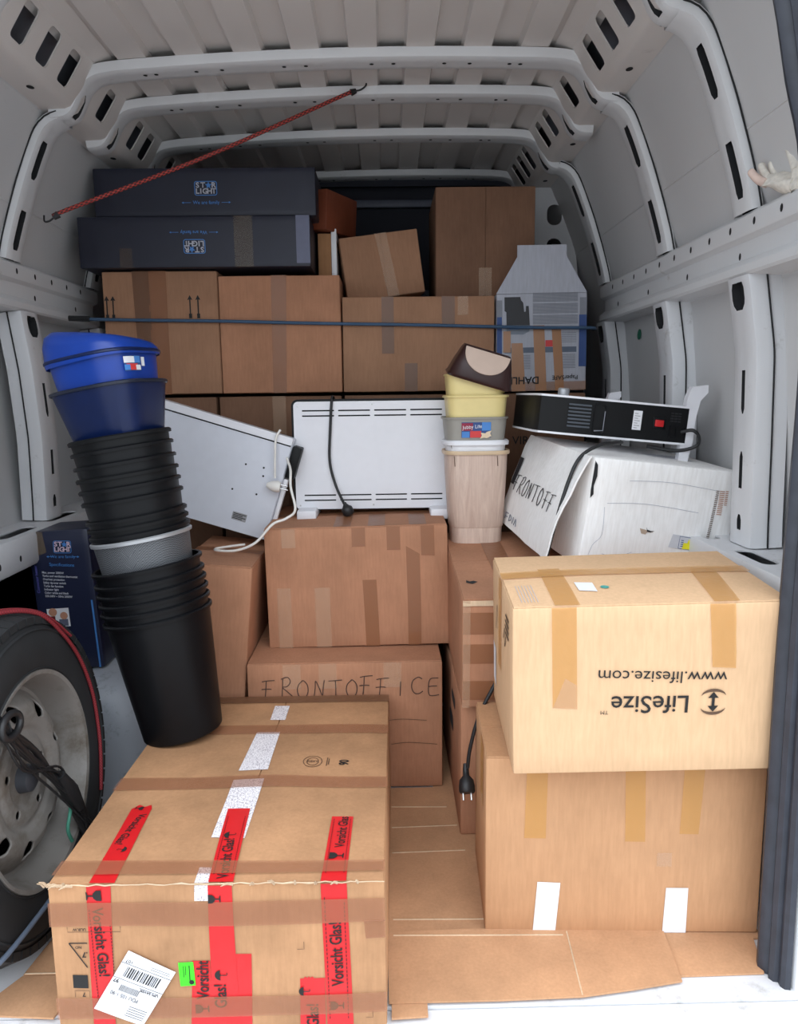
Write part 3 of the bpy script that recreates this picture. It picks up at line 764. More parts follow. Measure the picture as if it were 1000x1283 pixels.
G.text('front', '107', *LP(.012, .114), .009, ang + 180, INK, off=.0052, parent=lb); G.text('front', '97', *LP(.008, .071), .01, ang + 180, INK, bold=.02, off=.0052, parent=lb)
G.text('front', 'PDU 105 1-90', *LP(.035, .046), .011, ang + 180, INK, xs=.8, off=.0052, parent=lb); G.text('front', 'UPS SAVER', *LP(.07, .069), .007, ang + 180, INK, bold=.02, off=.0052, parent=lb)
gs = G.quad('front', [(.2209, .0907), (.2475, .0922), (.2456, .1384), (.2192, .137)], GREENL, 'green_sticker', .0022)
G.bars('front', [(.2275, .109, .2285, .131), (.231, .113, .232, .131), (.2375, .10, .239, .132)], INK, off=.003, parent=gs); G.poly('front', circle(.241, .099, .0045, 10), INK, 'recycling_mark', .003, gs)
G.strokes('front', [[(.0307, .1735), (.0625, .1735)], [(.0307, .1735), (.06, .1265)]], .002, INK, 'warning_triangle')
G.text('front', 'NO', .047, .166, .007, 180, INK, bold=.02); G.text('front', '.7', .0575, .152, .014, 180, INK, bold=.03)
G.poly('front', [(.0325, .1121), (.0589, .1117), (.0586, .0858), (.0321, .0862)], INK, 'black_square', .0016)
G.strokes('front', [[(.03, .205), (.03, .195), (.122, .195), (.122, .205)], [(.034, .068), (.034, .081), (.06, .081), (.06, .068)]], .0009, INKR, 'print_frame', sm=False)
G.text('front', 'UUR.W', .051, .2, .007, 180, INK, bold=.02); G.text('front', '7', .05, .074, .012, 180, INK, bold=.02)
G.strokes('front', [[(.428, .161), (.44, .161), (.44, .175)], [(.545, .02), (.557, .02), (.557, .034)]], .0009, INKR, 'corner_mark', sm=False)
G.strokes('top', [circle(.4125, .4255, .021, 16, .026) + [(.4335, .4255)], circle(.4125, .4255, .013, 12, .018) + [(.4255, .4255)]], .0018, INKR, 'round_stamp', .0045)
G.text('top', 'RESY', .4125, .4255, .012, 0, INKR, bold=.02, off=.0046); G.text('top', '90', .4845, .4233, .03, 90, INK, bold=.03, off=.0046, xs=.8); G.bars('top', [(.444, .405, .446, .445), (.448, .412, .45, .44)], INKR, off=.0046)
# torn, frayed front corner
mb = MB()
random.seed(5)
for k in range(16):
    x = -.295 + k * .006 * (1 if k < 9 else 6); y = -.405 - .002
    L_ = .012 + random.random() * .022
    p = Vector((x, y, .283)); a = Vector((-.6 + random.random() * .7, -.8, .3 + random.random() * .6)).normalized()
    mb.tube([p, p + a * L_ * .5 + Vector((0, 0, .003)), p + a * L_], [.0028, .002, .0006], 5)
fr = obj('torn_edge', mb, CBEDGE, G.t); fr['kind'] = 'stuff'
mb = MB(); pts = [(-.291 + .582 * i / 40, -.409 + .002 * noise.noise(Vector((i * .7, 0, 1))), .2855 + .0035 * noise.noise(Vector((i * .9, 3, 1)))) for i in range(41)]
mb.tube(pts, [.0008 + .0016 * abs(noise.noise(Vector((i * .6, 5, 0)))) for i in range(41)], 6); obj('worn_edge', mb, CBEDGE, G.t)

# ---- two boxes at the right front
Lo = Carton('carton', 'light brown carton on the floor with two white strips low on its front', (.562, .28, .384), (.479, 1.565, .0062), (0, 0, -2.6), CB_LOW, 2, .003, .001, .001)
Lo.flaps('top', 'u', .5)
for c in ([(.099, 0), (.1455, 0), (.1545, .112), (.1075, .114)], [(.3665, 0), (.4148, 0), (.4161, .1015), (.3709, .102)]): Lo.quad('front', c, LABEL, 'white_strip', .0014)
for c in ([(.079, .2116), (.1229, .2112), (.1249, .384), (.083, .384)], [(.2838, .205), (.3244, .2045), (.319, .384), (.279, .384)], [(.393, .222), (.431, .2218), (.438, .384), (.397, .384)]): Lo.quad('front', c, TAPE2, off=.0012)
Lo.quad('front', [(.35, .15), (.38, .15), (.38, .18), (.35, .18)], TAPECL)
Lo.quad('left', [(.16, .25), (.235, .25), (.235, .384), (.16, .384)], TAPE2)
LS = Carton('carton', 'yellowish carton lying upside down on another, printed with a two-arrow logo', (.505, .34, .335), (.492, 1.525, .408), (3.2, -1.2, -2), CB_YEL, 3, .003, .003, .001)
LS.flaps('top', 'u', .52)
LS.quad('front', [(.0749, .1375), (.1203, .135), (.1166, .335), (.0714, .335)], TAPE2)
LS.quad('front', [(.0749, .1375), (.1203, .135), (.1190, .183), (.0975, .197), ][:4], TAPECL, off=.0016)
LS.quad('front', [(.3668, .213), (.4108, .209), (.4037, .335), (.3582, .335)], TAPE2, wrinkle=.004)
LS.quad('top', [(.0775, 0), (.1231, 0), (.1268, .225), (.0813, .225)], TAPE2, off=.0045)
LS.quad('top', [(.366, 0), (.412, 0), (.4419, .205), (.3907, .21)], TAPE2, off=.0045)
LS.quad('top', [(0, .165), (.505, .172), (.505, .212), (0, .208)], TAPE2, off=.0058, wrinkle=.001)
LS.quad('left', [(.13, .14), (.178, .14), (.178, .335), (.13, .335)], TAPE2, off=.0016)
LS.quad('top', [(.1373, .075), (.1706, .067), (.172, .118), (.1373, .1244)], LABEL, 'white_sticker', .0045)
LS.poly('top', circle(.19, .0912, .0085, 14), plain('teal sticker', (70, 150, 140), .5), 'round_sticker', .0045)
LS.text('front', 'www.lifesize.com', .276, .1975, .0335, 177.5, INK, xs=1.02)
LS.text('front', 'LifeSize', .2555, .1435, .05, 179, INK, xs=.98, bold=.006); LS.text('front', 'TM', .1705, .1275, .011, 179, INK)
lg = LS.poly('front', [(.3728 - .008, .1435), (.3728 - .0025, .1435), (.3728 - .0025, .139), (.3728 + .0025, .139), (.3728 + .0025, .1435)][:0] or [(.3625, .151), (.3725, .163), (.3825, .151), (.3752, .151), (.3752, .135), (.3825, .135), (.3725, .123), (.3625, .135), (.3698, .135), (.3698, .151)], INK, 'arrow_logo', .002)
for sg in (1, -1):
    arc = [(.3728 + .0235 * math.cos(rad(a)), .143 + sg * (.010 + .0165 * math.sin(rad(a)))) for a in range(15, 166, 15)]
    arc2 = [(.3728 + .0235 * math.cos(rad(a)), .143 + sg * (.010 + .0105 * math.sin(rad(a)))) for a in range(165, 14, -15)]
    LS.poly('front', arc + arc2, INKR, 'logo_arc', .002, lg)
LS.bars('left', [(.25 - .004 * (k % 3), .29 - k * .012, .30, .295 - k * .012) for k in range(4)], INK); LS.strokes('left', [[(.215, .23), (.24, .26), (.235, .22), (.26, .25)], [(.08, .2), (.1, .26), (.11, .21)]], .004, INK, 'print_mark')
LS.bars('top', [(.02 + k * .006, .02, .021 + k * .006, .12) for k in range(6)], PALE, off=.0045)
LS.rect('left', .02, .06, .075, .15, LABEL, 'white_sticker')

# ---- stack in the middle
FO = Carton('carton', 'brown carton on the floor hand-lettered FRONT OFFICE', (.545, .45, .372), (-.125, 2.26, .0062), (0, 0, 0), CB_RED, 4, .004, .002, .0015)
FO.flaps('top', 'u', .5)
for k, ch in enumerate('FRONTOFFICE'): FO.strokes('front', write(ch, .045 + .0455 * k, .276 + .004 * math.sin(k * 2.3), .0455, .05 + .004 * math.sin(k * 1.3)), .0026, MARK, 'handwritten_letter')
for u in (.1, .2, .38): FO.rect('front', u, .30, u + .05, .372, TAPECL)
FO.strokes('front', [[(.38, .2), (.43, .205), (.5, .2)], [(.4, .13), (.45, .135), (.53, .128)]], .0014, INKR, 'crease')
ON = Carton('carton', 'taped reddish brown carton carrying the upright white heater', (.53, .44, .355), (-.085, 2.38, .385), (0, -.8, -.5), CB_RED, 5, .004, .003, .0015)
ON.flaps('top', 'u', .5)
for c in ([(.253, .30), (.292, .30), (.292, .355), (.253, .355)], [(.354, .287), (.393, .2858), (.393, .355), (.354, .355)], [(.4529, .268), (.4915, .266), (.4915, .355), (.4529, .355)]): ON.quad('front', c, TAPE, wrinkle=.002)
for c in ([(.409, .0), (.447, .0), (.4482, .272), (.409, .2967)], [(.285, 0), (.325, 0), (.32, .2), (.28, .2)]): ON.quad('front', c, TAPE)
ON.quad('front', [(.14, .0), (.184, 0), (.184, .18), (.14, .18)], TAPECL); ON.quad('front', [(.03, .0), (.07, 0), (.07, .18), (.03, .18)], TAPECL)
ON.quad('front', [(.05, .30), (.09, .3), (.09, .355), (.05, .355)], TAPECL, wrinkle=.003)
for u in (.2, .3, .42): ON.rect('top', u, 0, u + .05, .25, TAPE, off=.0045)
ON.rect('top', 0, .19, .53, .24, TAPE, off=.0058)
DB = Carton('carton', 'narrow brown carton wedged behind the leaning bins, left of the taped stack', (.20, .40, .645), (-.535, 2.255, .014), (0, 5.5, 0), CB_RED, 6, .003, .002, .0015)
DB.flaps('top', 'u', .5); DB.rect('top', 0, .17, .2, .22, TAPE, off=.0045)
BB = Carton('carton', 'brown carton on the floor beneath the box with taped bands', (.59, .60, .352), (.47, 2.09, .0062), (0, 0, 0), CB_RED, 7, .003, .001, .001)
BB.poly('left', rrect(.3, .18, .4, .225, .02), DARKCAV, 'hand_hole', .0012); BB.poly('left', rrect(.36, .27, .46, .3, .014), DARKCAV, 'hand_hole', .0012)
AB = Carton('carton', 'brown carton with bands of tape across its end, under the beige bins', (.60, .62, .275), (.475, 2.065, .385), (4.3, 0, 0), CB_RED, 8, .003, .001, .001)
AB.flaps('top', 'u', .5)
for a, b_ in ((.19, .245), (.115, .165), (.02, .07)): AB.rect('front', 0, a, .6, b_, TAPE)
AB.rect('front', .0, .0, .018, .275, TAPECL, off=.0018, wrinkle=.004); AB.rect('front', .0, .262, .6, .275, CBEDGE, 'torn_edge', .0015, wrinkle=.004)
AB.rect('top', .10, .0, .16, .62, TAPE, off=.0045); AB.rect('top', .28, .0, .34, .62, TAPE, off=.0045)
AB.poly('top', [(.02, .12), (.035, .11), (.05, .125), (.04, .135), (.03, .13), (.022, .14)], DARKCAV, 'hole', .0042)

# ---- back row
T1 = Carton('carton', 'brown carton in the back row with two pairs of upright arrows', (.378, .40, .40), (-.738, 2.81, 1.125), (0, 0, 0), CB_BACK, 9, .004, .002, .0015)
T1.flaps('front', 'v', .42)
for u in (.0125, .033, .2865, .313):
    T1.poly('front', [(u - .0022, .253), (u + .0022, .253), (u + .0022, .308), (u + .0085, .306), (u, .322), (u - .0085, .306), (u - .0022, .308)], INK, 'arrow_symbol', .0045)
    T1.rect('front', u - .005, .247, u + .005, .262, INK, 'arrow_symbol', .0046, nu=1, nv=1)
T1.quad('front', [(.112, 0), (.158, 0), (.155, .40), (.10, .40)], TAPEDK, off=.0048, wrinkle=.004); T1.quad('front', [(.155, 0), (.21, 0), (.212, .40), (.15, .40)], TAPE, off=.0044, wrinkle=.005)
T2 = Carton('carton', 'reddish brown carton in the back row with one vertical tape, right of the arrow box', (.402, .40, .383), (-.346, 2.81, 1.125), (0, 0, 0), CB_RED, 10, .003, .001, .001)
T2.flaps('front', 'v', .5); T2.quad('front', [(.17, 0), (.215, 0), (.226, .383), (.175, .383)], TAPE, off=.0044, wrinkle=.003)
T3 = Carton('carton', 'wide brown carton in the back row with short dark tape pieces', (.508, .42, .311), (.114, 2.82, 1.125), (0, 0, 0), CB_BACK, 11, .003, .001, .001)
for c in ([(.131, .126), (.172, .126), (.1714, .311), (.131, .311)], [(.206, 0), (.249, 0), (.25, .093), (.207, .093)], [(.332, .213), (.375, .213), (.375, .311), (.331, .311)]): T3.quad('front', c, TAPEDK)
T3.quad('front', [(.385, .25), (.42, .25), (.42, .311), (.385, .311)], TAPECL, wrinkle=.004)
T4 = Carton('carton', 'small tilted carton leaning on top of the back row', (.275, .34, .215), (-.005, 2.92, 1.452), (0, -7.5, 5), CB_BACK, 12, .003, .001, .001)
T4.flaps('front', 'v', .52); T4.quad('front', [(.142, 0), (.182, 0), (.165, .215), (.125, .215)], TAPECL, off=.0045, wrinkle=.004)
T5 = Carton('carton', 'tall plain brown carton topmost of the back row', (.345, .40, .37), (.354, 2.95, 1.447), (0, 0, 0), CB_DARK, 13, .003, .001, .001)
T5.flaps('front', 'v', .5); T5.quad('front', [(.15, 0), (.195, 0), (.195, .10), (.15, .10)], TAPECL, off=.0045, wrinkle=.003)
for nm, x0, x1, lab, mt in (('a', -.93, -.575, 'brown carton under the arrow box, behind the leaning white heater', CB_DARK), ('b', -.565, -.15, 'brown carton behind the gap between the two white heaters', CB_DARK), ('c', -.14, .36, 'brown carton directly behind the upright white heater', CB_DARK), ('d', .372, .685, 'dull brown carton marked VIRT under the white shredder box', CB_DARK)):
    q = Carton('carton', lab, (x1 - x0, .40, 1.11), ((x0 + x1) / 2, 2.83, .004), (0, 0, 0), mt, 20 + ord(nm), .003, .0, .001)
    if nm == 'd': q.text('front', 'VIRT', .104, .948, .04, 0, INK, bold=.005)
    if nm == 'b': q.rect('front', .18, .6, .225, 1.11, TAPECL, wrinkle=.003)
# shredder box with raised flap
D = Carton('carton', 'white shredder box with blue print and a raised trapezoid flap', (.305, .32, .322), (.53, 2.78, 1.122), (0, -.5, 0), CB_DAHLE, 14, .002, .001, .001)
mb = MB(); mb.prism([(-.1525, 0), (.1525, 0), (.082, .118), (.082, .155), (-.082, .155), (-.082, .118)], -.002, .002, Matrix(((1, 0, 0, 0), (0, 0, 1, -.158), (0, 1, 0, .322), (0, 0, 0, 1))))
obj('raised_flap', mb, CB_DAHLE, D.t)
pic = D.poly('front', [(.0267, .3109), (.08, .3109), (.083, .300), (.090, .292), (.0935, .262), (.0985, .263), (.0995, .281), (.1085, .281), (.11, .262), (.112, .225), (.1126, .214), (.034, .214), (.033, .262), (.027, .266)], plain('photo black', (34, 34, 38), .5), 'shredder_picture', .0014)
D.poly('front', [(.031, .2196), (.1126, .2181), (.1107, .198), (.09, .188), (.05, .189), (.034, .2)], plain('photo grey', (120, 128, 140), .5), 'picture_base', .0016, pic)
D.poly('front', [(.037, .212), (.108, .212), (.1, .206), (.045, .206)], LBLUE, 'picture_base', .002, pic)
D.bars('front', [(.1225, .323 - k * .0034 - .0022 - (.004 if k > 8 else 0) - (.004 if k > 18 else 0), .2745, .323 - k * .0034 - (.004 if k > 8 else 0) - (.004 if k > 18 else 0)) for k in range(28)], GREYINK, off=.0014)
D.rect('front', .281, .25, .3045, .306, GREYINK, 'print_panel'); D.rect('front', .279, .079, .3045, .25, BLUEINK, 'print_panel'); D.rect('front', .0015, .2465, .0195, .301, GREYINK, 'print_panel'); D.rect('front', .0015, .12, .0183, .2465, BLUEINK, 'print_panel')
D.rect('front', .0267, .1275, .2712, .1455, plain('slate print', (92, 102, 118), .6), 'print_panel'); D.rect('front', .1655, .1466, .2036, .1679, REDINK, 'print_panel')
D.bars('front', [(.215, .118 - k * .0055, .268, .1205 - k * .0055) for k in range(9)] + [(.075, .118 - k * .0055, .115, .1205 - k * .0055) for k in range(9)] + [(.22, .19 - k * .006, .27, .192 - k * .006) for k in range(6)], GREYINK, off=.0014)
for c in ([(.133, 0), (.171, 0), (.161, .217), (.123, .217)], [(.201, 0), (.231, 0), (.2177, .204), (.1862, .204)], [(.052, 0), (.099, 0), (.088, .16), (.05, .16)], [(.0225, .13), (.0477, .13), (.0477, .2), (.0225, .2)]): D.quad('front', c, tape_mat('tan tape', (178, 128, 90), .85), off=.0022)
D.rect('front', 0, 0, .305, .03, tape_mat('tan tape low', (176, 126, 90), .5), off=.0018)
D.text('front', 'DAHLE', .092, .037, .034, 180, INK, xs=1.0, bold=.02, off=.0035); D.text('front', 'PaperSAFE', .233, .0436, .02, 180, INK, bold=.01, off=.0035)

# ---- navy boxes
N1 = Carton('carton', 'long navy blue box with upside-down star logo, lower of the pair at top left', (.744, .30, .158), (-.608, 2.72, 1.53), (0, 0, 0), CB_NAVY, 15, .002, .001, .001)
star_logo(N1, 'front', .372, .0645, .070, .0445, 180, sl_dv=-.0435)
N1.rect('front', .5, 0, .56, .158, tape_mat('dirty clear tape', (120, 104, 84), .3), wrinkle=.002); N1.rect('front', .13, 0, .17, .06, tape_mat('dirty clear tape b', (120, 100, 80), .25), wrinkle=.003)
N1.rect('front', .70, .01, .744, .158, plain('scuffed end print', (96, 100, 122), .5), 'scuffed_end', .0012)
N2 = Carton('carton', 'long navy blue box with upright star logo, topmost at the left', (.71, .30, .148), (-.571, 2.74, 1.692), (0, 0, 0), CB_NAVY, 16, .002, .001, .001)
star_logo(N2, 'front', .3585, .085, .0723, .044, 0, sl_dv=-.0435)
SLB = Carton('carton', 'upright navy heater box with a star logo behind the spare wheel', (.17, .17, .405), (-.905, 2.2, .347), (0, -3, 0), CB_NAVY2, 17, .002, .001, .001)
star_logo(SLB, 'front', .096, .358, .05, .036, -4, mats=(plain('pink ink', (214, 190, 205), .5), LBLUE), sl_dv=-.028, sl_w=.08)
SLB.text('front', 'Specifications', .088, .307, .013, -6, LBLUE)
for k, tx in enumerate(('Max. power: 2000W', 'Turbo and ventilation thermostat', 'Overheat protection', 'Safety tip-over switch', 'Turbo fan function', 'Indicator light', 'Color: white and black', '220-240V ~ 50Hz 2000W')):
    SLB.text('front', tx, .03, .289 - k * .0098, .0085, -6, PALE, bold=.03, align='LEFT', xs=.85)
SLB.text('front', 'Convector heater', .014, .27, .011, 90, plain('violet ink', (90, 90, 170), .5), bold=.02)
SLB.rect('front', .028, .128, .09, .182, LABEL, 'printed_photo'); SLB.poly('front', circle(.045, .172, .012, 12), SKIN, 'photo_figure', .002); SLB.poly('front', circle(.075, .16, .011, 12), SKIN, 'photo_figure', .002); SLB.rect('front', .03, .14, .05, .16, INKD, 'photo_figure', .0018); SLB.rect('front', .06, .13, .085, .15, plain('photo grey b', (96, 100, 120), .5), 'photo_figure', .0018)
SLB.rect('front', .156, .0, .161, .2, LBLUE, 'edge_stripe'); SLB.quad('front', [(0, .33), (.05, .345), (.045, .405), (0, .405)], tape_mat('dirty clear tape c', (150, 128, 96), .35), wrinkle=.003)

# ---- crumpled white carton
WB = Carton('carton', 'crumpled white carton tilted on the taped boxes, hand-lettered on its side flap', (.40, .46, .28), (.640, 2.12, .672), (3.5, 7, 8), CB_WHITE, 18, .010, .002, .004, bev=.006)
WB.bars('front', [(.338 - .0002 * k, .225 - k * .005, .346 - .0002 * k, .2275 - k * .005) for k in range(34)], plain('grey print', (120, 104, 96), .6)); WB.bars('front', [(.348, .225 - k * .005, .362, .2275 - k * .005) for k in range(13)] + [(.364, .226 - k * .005, .372, .2285 - k * .005) for k in range(8)], plain('orange print', (190, 150, 130), .6))
class _Up:
    def __getattr__(self, k):
        fn = getattr(WB, k)
        def call(face, pts, *a, **kw):
            up = lambda p: (p[0], p[1] + .034)
            if k == 'bars': pts = [(c[0], c[1] + .034, c[2], c[3] + .034) for c in pts]
            elif k == 'strokes': pts = [[up(p) for p in l] for l in pts]
            else: pts = [up(p) for p in pts]
            return fn(face, pts, *a, **kw)
        return call
SHIFT = _Up()
st = SHIFT.quad('front', [(.235, .036), (.303, .031), (.303, .066), (.242, .070)], plain('pale sticker', (206, 208, 214), .6), 'white_sticker', .0016)
SHIFT.poly('front', [(.272, .034), (.298, .034), (.297, .056), (.288, .06), (.284, .05), (.274, .05)], YELINK, 'yellow_mark', .0022, st); SHIFT.strokes('front', [[(.262, .035), (.262, .066), (.3, .064), (.3, .033), (.262, .035)]], .0014, BLUEINK, 'sticker_frame', .0022, st, sm=False); SHIFT.bars('front', [(.267, .055 - k * .005, .274, .057 - k * .005) for k in range(4)], BLUEINK, off=.0022, parent=st)
SHIFT.poly('front', [(.325, .048), (.343, .0465), (.343, .051), (.352, .045), (.343, .039), (.343, .044), (.325, .0455)], INK, 'arrow_symbol', .0016); SHIFT.bars('front', [(.309, .032, .321, .035), (.309, .038, .32, .041), (.309, .044, .319, .047), (.309, .05, .319, .052)], INK)
WB.poly('front', [(.0, .272), (.008, .262), (.011, .235), (.006, .21), (.009, .19), (.002, .18), (.0, .2)], DARKCAV, 'tear', .003)
WB.poly('front', [(.15, .113), (.175, .108), (.19, .1055), (.182, .1045), (.172, .104), (.168, .098), (.156, .1)], plain('torn fibre', (178, 158, 140), .9), 'tear', .0014); WB.poly('front', [(.167, .117), (.17, .111), (.18, .108), (.19, .1085), (.18, .104), (.17, .106)], DARKCAV, 'tear', .003)
WB.strokes('front', [[(.02, .01), (.03, .06), (.05, .09), (.045, .16)], [(.05, .17), (.15, .175), (.3, .165)], [(.1, .23), (.22, .235), (.36, .225)], [(.06, .04), (.1, .035), (.14, .05)]], .0012, PALE, 'crease')
WB.bars('top', [(.22 + k * .012, .12, .226 + k * .012, .2) for k in range(10)], PALE)
# its side flap hanging open over the left face
fl = []
n, m_ = 8, 8
for lay in (0, .005):
    for j in range(m_ + 1):
        for i in range(n + 1):
            yy = -.23 + .46 * i / n; tt = j / m_
            out = .012 + .075 * math.sin(tt * 1.5) * (.75 + .25 * (1 - i / n)); dn = .27 * tt
            k_ = .006 * noise.noise(Vector((yy * 9, tt * 4, 2)))
            fl.append(Vector((-.2 - out - k_ + lay, yy, .281 - dn - (1 - tt) * 0)))
k = (n + 1) * (m_ + 1); fs = []
for j in range(m_):
    for i in range(n):
        q = j * (n + 1) + i; fs += [(q, q + 1, q + n + 2, q + n + 1), (k + q, k + q + n + 1, k + q + n + 2, k + q + 1)]
ring = [i for i in range(n + 1)] + [(j + 1) * (n + 1) - 1 for j in range(1, m_ + 1)] + [m_ * (n + 1) + i for i in range(n - 1, -1, -1)] + [j * (n + 1) for j in range(m_ - 1, 0, -1)]
for i in range(len(ring)): p, q = ring[i], ring[(i + 1) % len(ring)]; fs.append((p, q, k + q, k + p))
mb = MB(); mb.add(fl, fs); flap = obj('side_flap', mb, CB_WHITE, WB.t, 50)
def flap_pt(a, t, off=.003):  # a along depth from back (0) to front (1), t down
    yy = .23 - .46 * a; i = (yy + .23) / .46
    out = .012 + .075 * math.sin(t * 1.5) * (.75 + .25 * (1 - i)); k_ = .006 * noise.noise(Vector((yy * 9, t * 4, 2)))
    return Vector((-.2 - out - k_ - off, yy, .281 - .27 * t))
def flap_strokes(lines, wd, mat, name='printed_letter'):
    mb = MB()
    for ln in lines:
        P = [flap_pt(a, t) for a, t in (ln if len(ln) < 3 else [(p.x, p.y) for p in smooth_path([Vector((a, t, 0)) for a, t in ln], 4)])]
        mb.tube(P, wd, 5)
    o = obj(name, mb, mat, flap); return o
for k, ch in enumerate('FRONTO FF'):
    a0, adv = (.12 + .095 * k, .095) if k < 6 else (.72 + .09 * (k - 7), .085)
    ls = [[(u, .60 - .17 * v) for u, v in ln] for ln in write(ch, a0, 0, adv, 1.)]
    if ls: flap_strokes(ls, .0012, MARKB, 'handwritten_letter')
for q in ([[(.12, .93), (.12, .86)], [(.12, .86), (.17, .86)], [(.12, .9), (.16, .9)]], [[(.2, .93), (.2, .86), (.24, .9), (.2, .93)]], [[(.28, .93), (.28, .86)]], [[(.32, .93), (.34, .86), (.37, .93)]]): flap_strokes(q, .0015, GREYINK)
mb = MB(); mb.add([flap_pt(.02, .25), flap_pt(.10, .25), flap_pt(.10, .55), flap_pt(.02, .55)], [(0, 1, 2, 3)]); obj('printed_patch', mb, MARKB, flap)

# ---- wooden pieces beside the navy boxes
t = thing('wooden_block', 'small reddish wooden block poking out beside the topmost navy box', 'wood block', (-.185, 2.80, 1.672), (0, 4, -28))
obj('block', bevbox((-.045, -.1, 0), (.045, .1, .13), .004), WOODR, t); mb = MB(); mb.tube([(.0, -.1005, .06), (0, -.104, .06)], .012, 14); obj('screw_head', mb, INKD, t)
mb = MB(); mb.box((-.03, -.1, -.13), (.03, .1, 0)); b_ = thing('board', 'pale board end standing between the navy boxes and the tilted carton', 'board', (-.195, 2.76, 1.515)); obj('raw_face', bevbox((-.03, -.02, 0), (.015, .18, .15), .002), WOODL, b_); obj('white_edge', bevbox((.0155, -.022, 0), (.034, .18, .165), .002), WHITEP, b_)

# ================================================================ CARDBOARD SHEETS ON THE FLOOR
def sheet(name, label, pts, z, mat, creases=(), th=.004, group=None):
    cx = sum(p[0] for p in pts) / len(pts); cy = sum(p[1] for p in pts) / len(pts)
    t = thing(name, label, 'cardboard', (cx, cy, z), (0, 0, 0), group)
    mb = MB(); mb.prism([(x - cx, y - cy) for x, y in pts], 0, th); obj('board', mb, mat, t)
    for (a, b_) in creases:
        m2 = MB(); m2.tube([(a[0] - cx, a[1] - cy, th), (b_[0] - cx, b_[1] - cy, th)], .0016, 5); obj('fold_line', m2, CBEDGE, t)
    return t
sheet('cardboard_sheet', 'large worn cardboard sheet on the floor between the two front stacks', [(-.02, 1.40), (.25, 1.395), (.76, 1.40), (.76, 1.75), (.22, 1.75), (.22, 2.6), (.12, 2.6), (.12, 2.032), (-.02, 2.032)], .0008, CB_FLOOR, [((0, 1.48), (.2, 1.475)), ((0, 1.72), (.18, 1.725)), ((0, 1.83), (.17, 1.835)), ((0, 1.93), (.15, 1.925))])
sheet('cardboard_sheet', 'folded cardboard flap lying across the van threshold', [(-.012, 1.436), (.15, 1.44), (.562, 1.43), (.548, 1.285), (.45, 1.268), (.35, 1.254), (.2, 1.25), (-.01, 1.25)], .006, CB_FLOOR, [((.36, 1.425), (.35, 1.256)), ((.0, 1.425), (.35, 1.415))])
sheet('cardboard_sheet', 'flat cardboard piece by the right door pillar', [(.40, 1.45), (.752, 1.45), (.715, 1.305), (.40, 1.30)], .006 - .0045, CB_FLOOR)
sheet('cardboard_sheet', 'thin cardboard strip at the foot of the big taped carton', [(-.005, 1.262), (.061, 1.262), (.061, 1.222), (-.005, 1.219)], .0012, CB_FLOOR)
sheet('cardboard_sheet', 'cardboard sheet on the floor between wheel and big carton', [(-.724, 1.345), (-.595, 1.345), (-.585, 1.52), (-.70, 1.52)], .002, CB_FLOOR, [((-.722, 1.347), (-.597, 1.347))])
sheet('cardboard_sheet', 'bent cardboard corner at the left edge of the threshold', [(-.775, 1.25), (-.62, 1.238), (-.60, 1.34), (-.724, 1.342)], .002, CB_FLOOR)

# ================================================================ BINS
AX = Vector((-.158, .03, 1)).normalized(); BASE = Vector((-.514, 1.80, .296))
zq = Vector((0, 0, 1)).rotation_difference(AX).to_euler()
ROTB = [math.degrees(a) for a in zq]
def bin_prof(rt, rb, h, th=.0016, rim=.006):
    return [(0, .0), (rb * .6, 0), (rb - .006, 0), (rb, .005), (rt, h - rim * 1.6), (rt + rim, h - rim * 1.6), (rt + rim + .001, h - rim * .5), (rt + rim * .6, h), (rt - th, h - .001), (rt - th * 1.5, h - .012), (rb - th, th * 2), (0, th * 2)]
NB = 'stacked black waste bins'
def black_bin(t_rim, label, h=.30, rt=.12, rb=.094, mat=BLACKP, rimmat=None, group=NB):
    loc = BASE + AX * (t_rim - h)
    t = thing('waste_bin', label, 'bin', loc, ROTB, group)
    pf = bin_prof(rt, rb, h); mb = MB(); mb.lathe(pf[:5] + pf[9:], 44); obj('body', mb, mat, t, 40)
    mb = MB(); mb.lathe(pf[4:10], 44); obj('rim', mb, rimmat or mat, t, 50); return t
low = [.31, .335, .358, .381, .404, .434]
ordn = ['bottom black bin of the leaning stack, standing on the big carton', 'second black bin from the bottom of the leaning stack', 'third black bin from the bottom of the leaning stack', 'fourth black bin from the bottom of the leaning stack', 'fifth black bin from the bottom, just below the uppermost wide rim', 'sixth black bin from the bottom, holding the grey mesh bin']
for tq, lb_ in zip(low, ordn): black_bin(tq, lb_, .31 if tq == .31 else .30, .123, .096)
black_bin(.503, 'grey speckled mesh bin with a silver rim midway up the leaning stack', .28, .112, .089, GREYSP, SILVER, None)
ups = [.518, .537, .556, .60, .628, .655, .684, .716, .743]
on2 = ['first black bin nested above the grey mesh bin', 'second black bin nested above the grey mesh bin', 'third black bin nested above the grey mesh bin', 'fourth black bin above the mesh bin, over the widest gap', 'fifth black bin nested above the grey mesh bin', 'sixth black bin nested above the grey mesh bin', 'seventh black bin nested above the grey mesh bin', 'eighth black bin above the mesh bin, second below the blue bins', 'topmost black bin, directly beneath the blue bins']
for tq, lb_ in zip(ups, on2): black_bin(tq, lb_, .28, .111, .087, BLACKP2 if int(tq * 1000) % 2 else BLACKP)
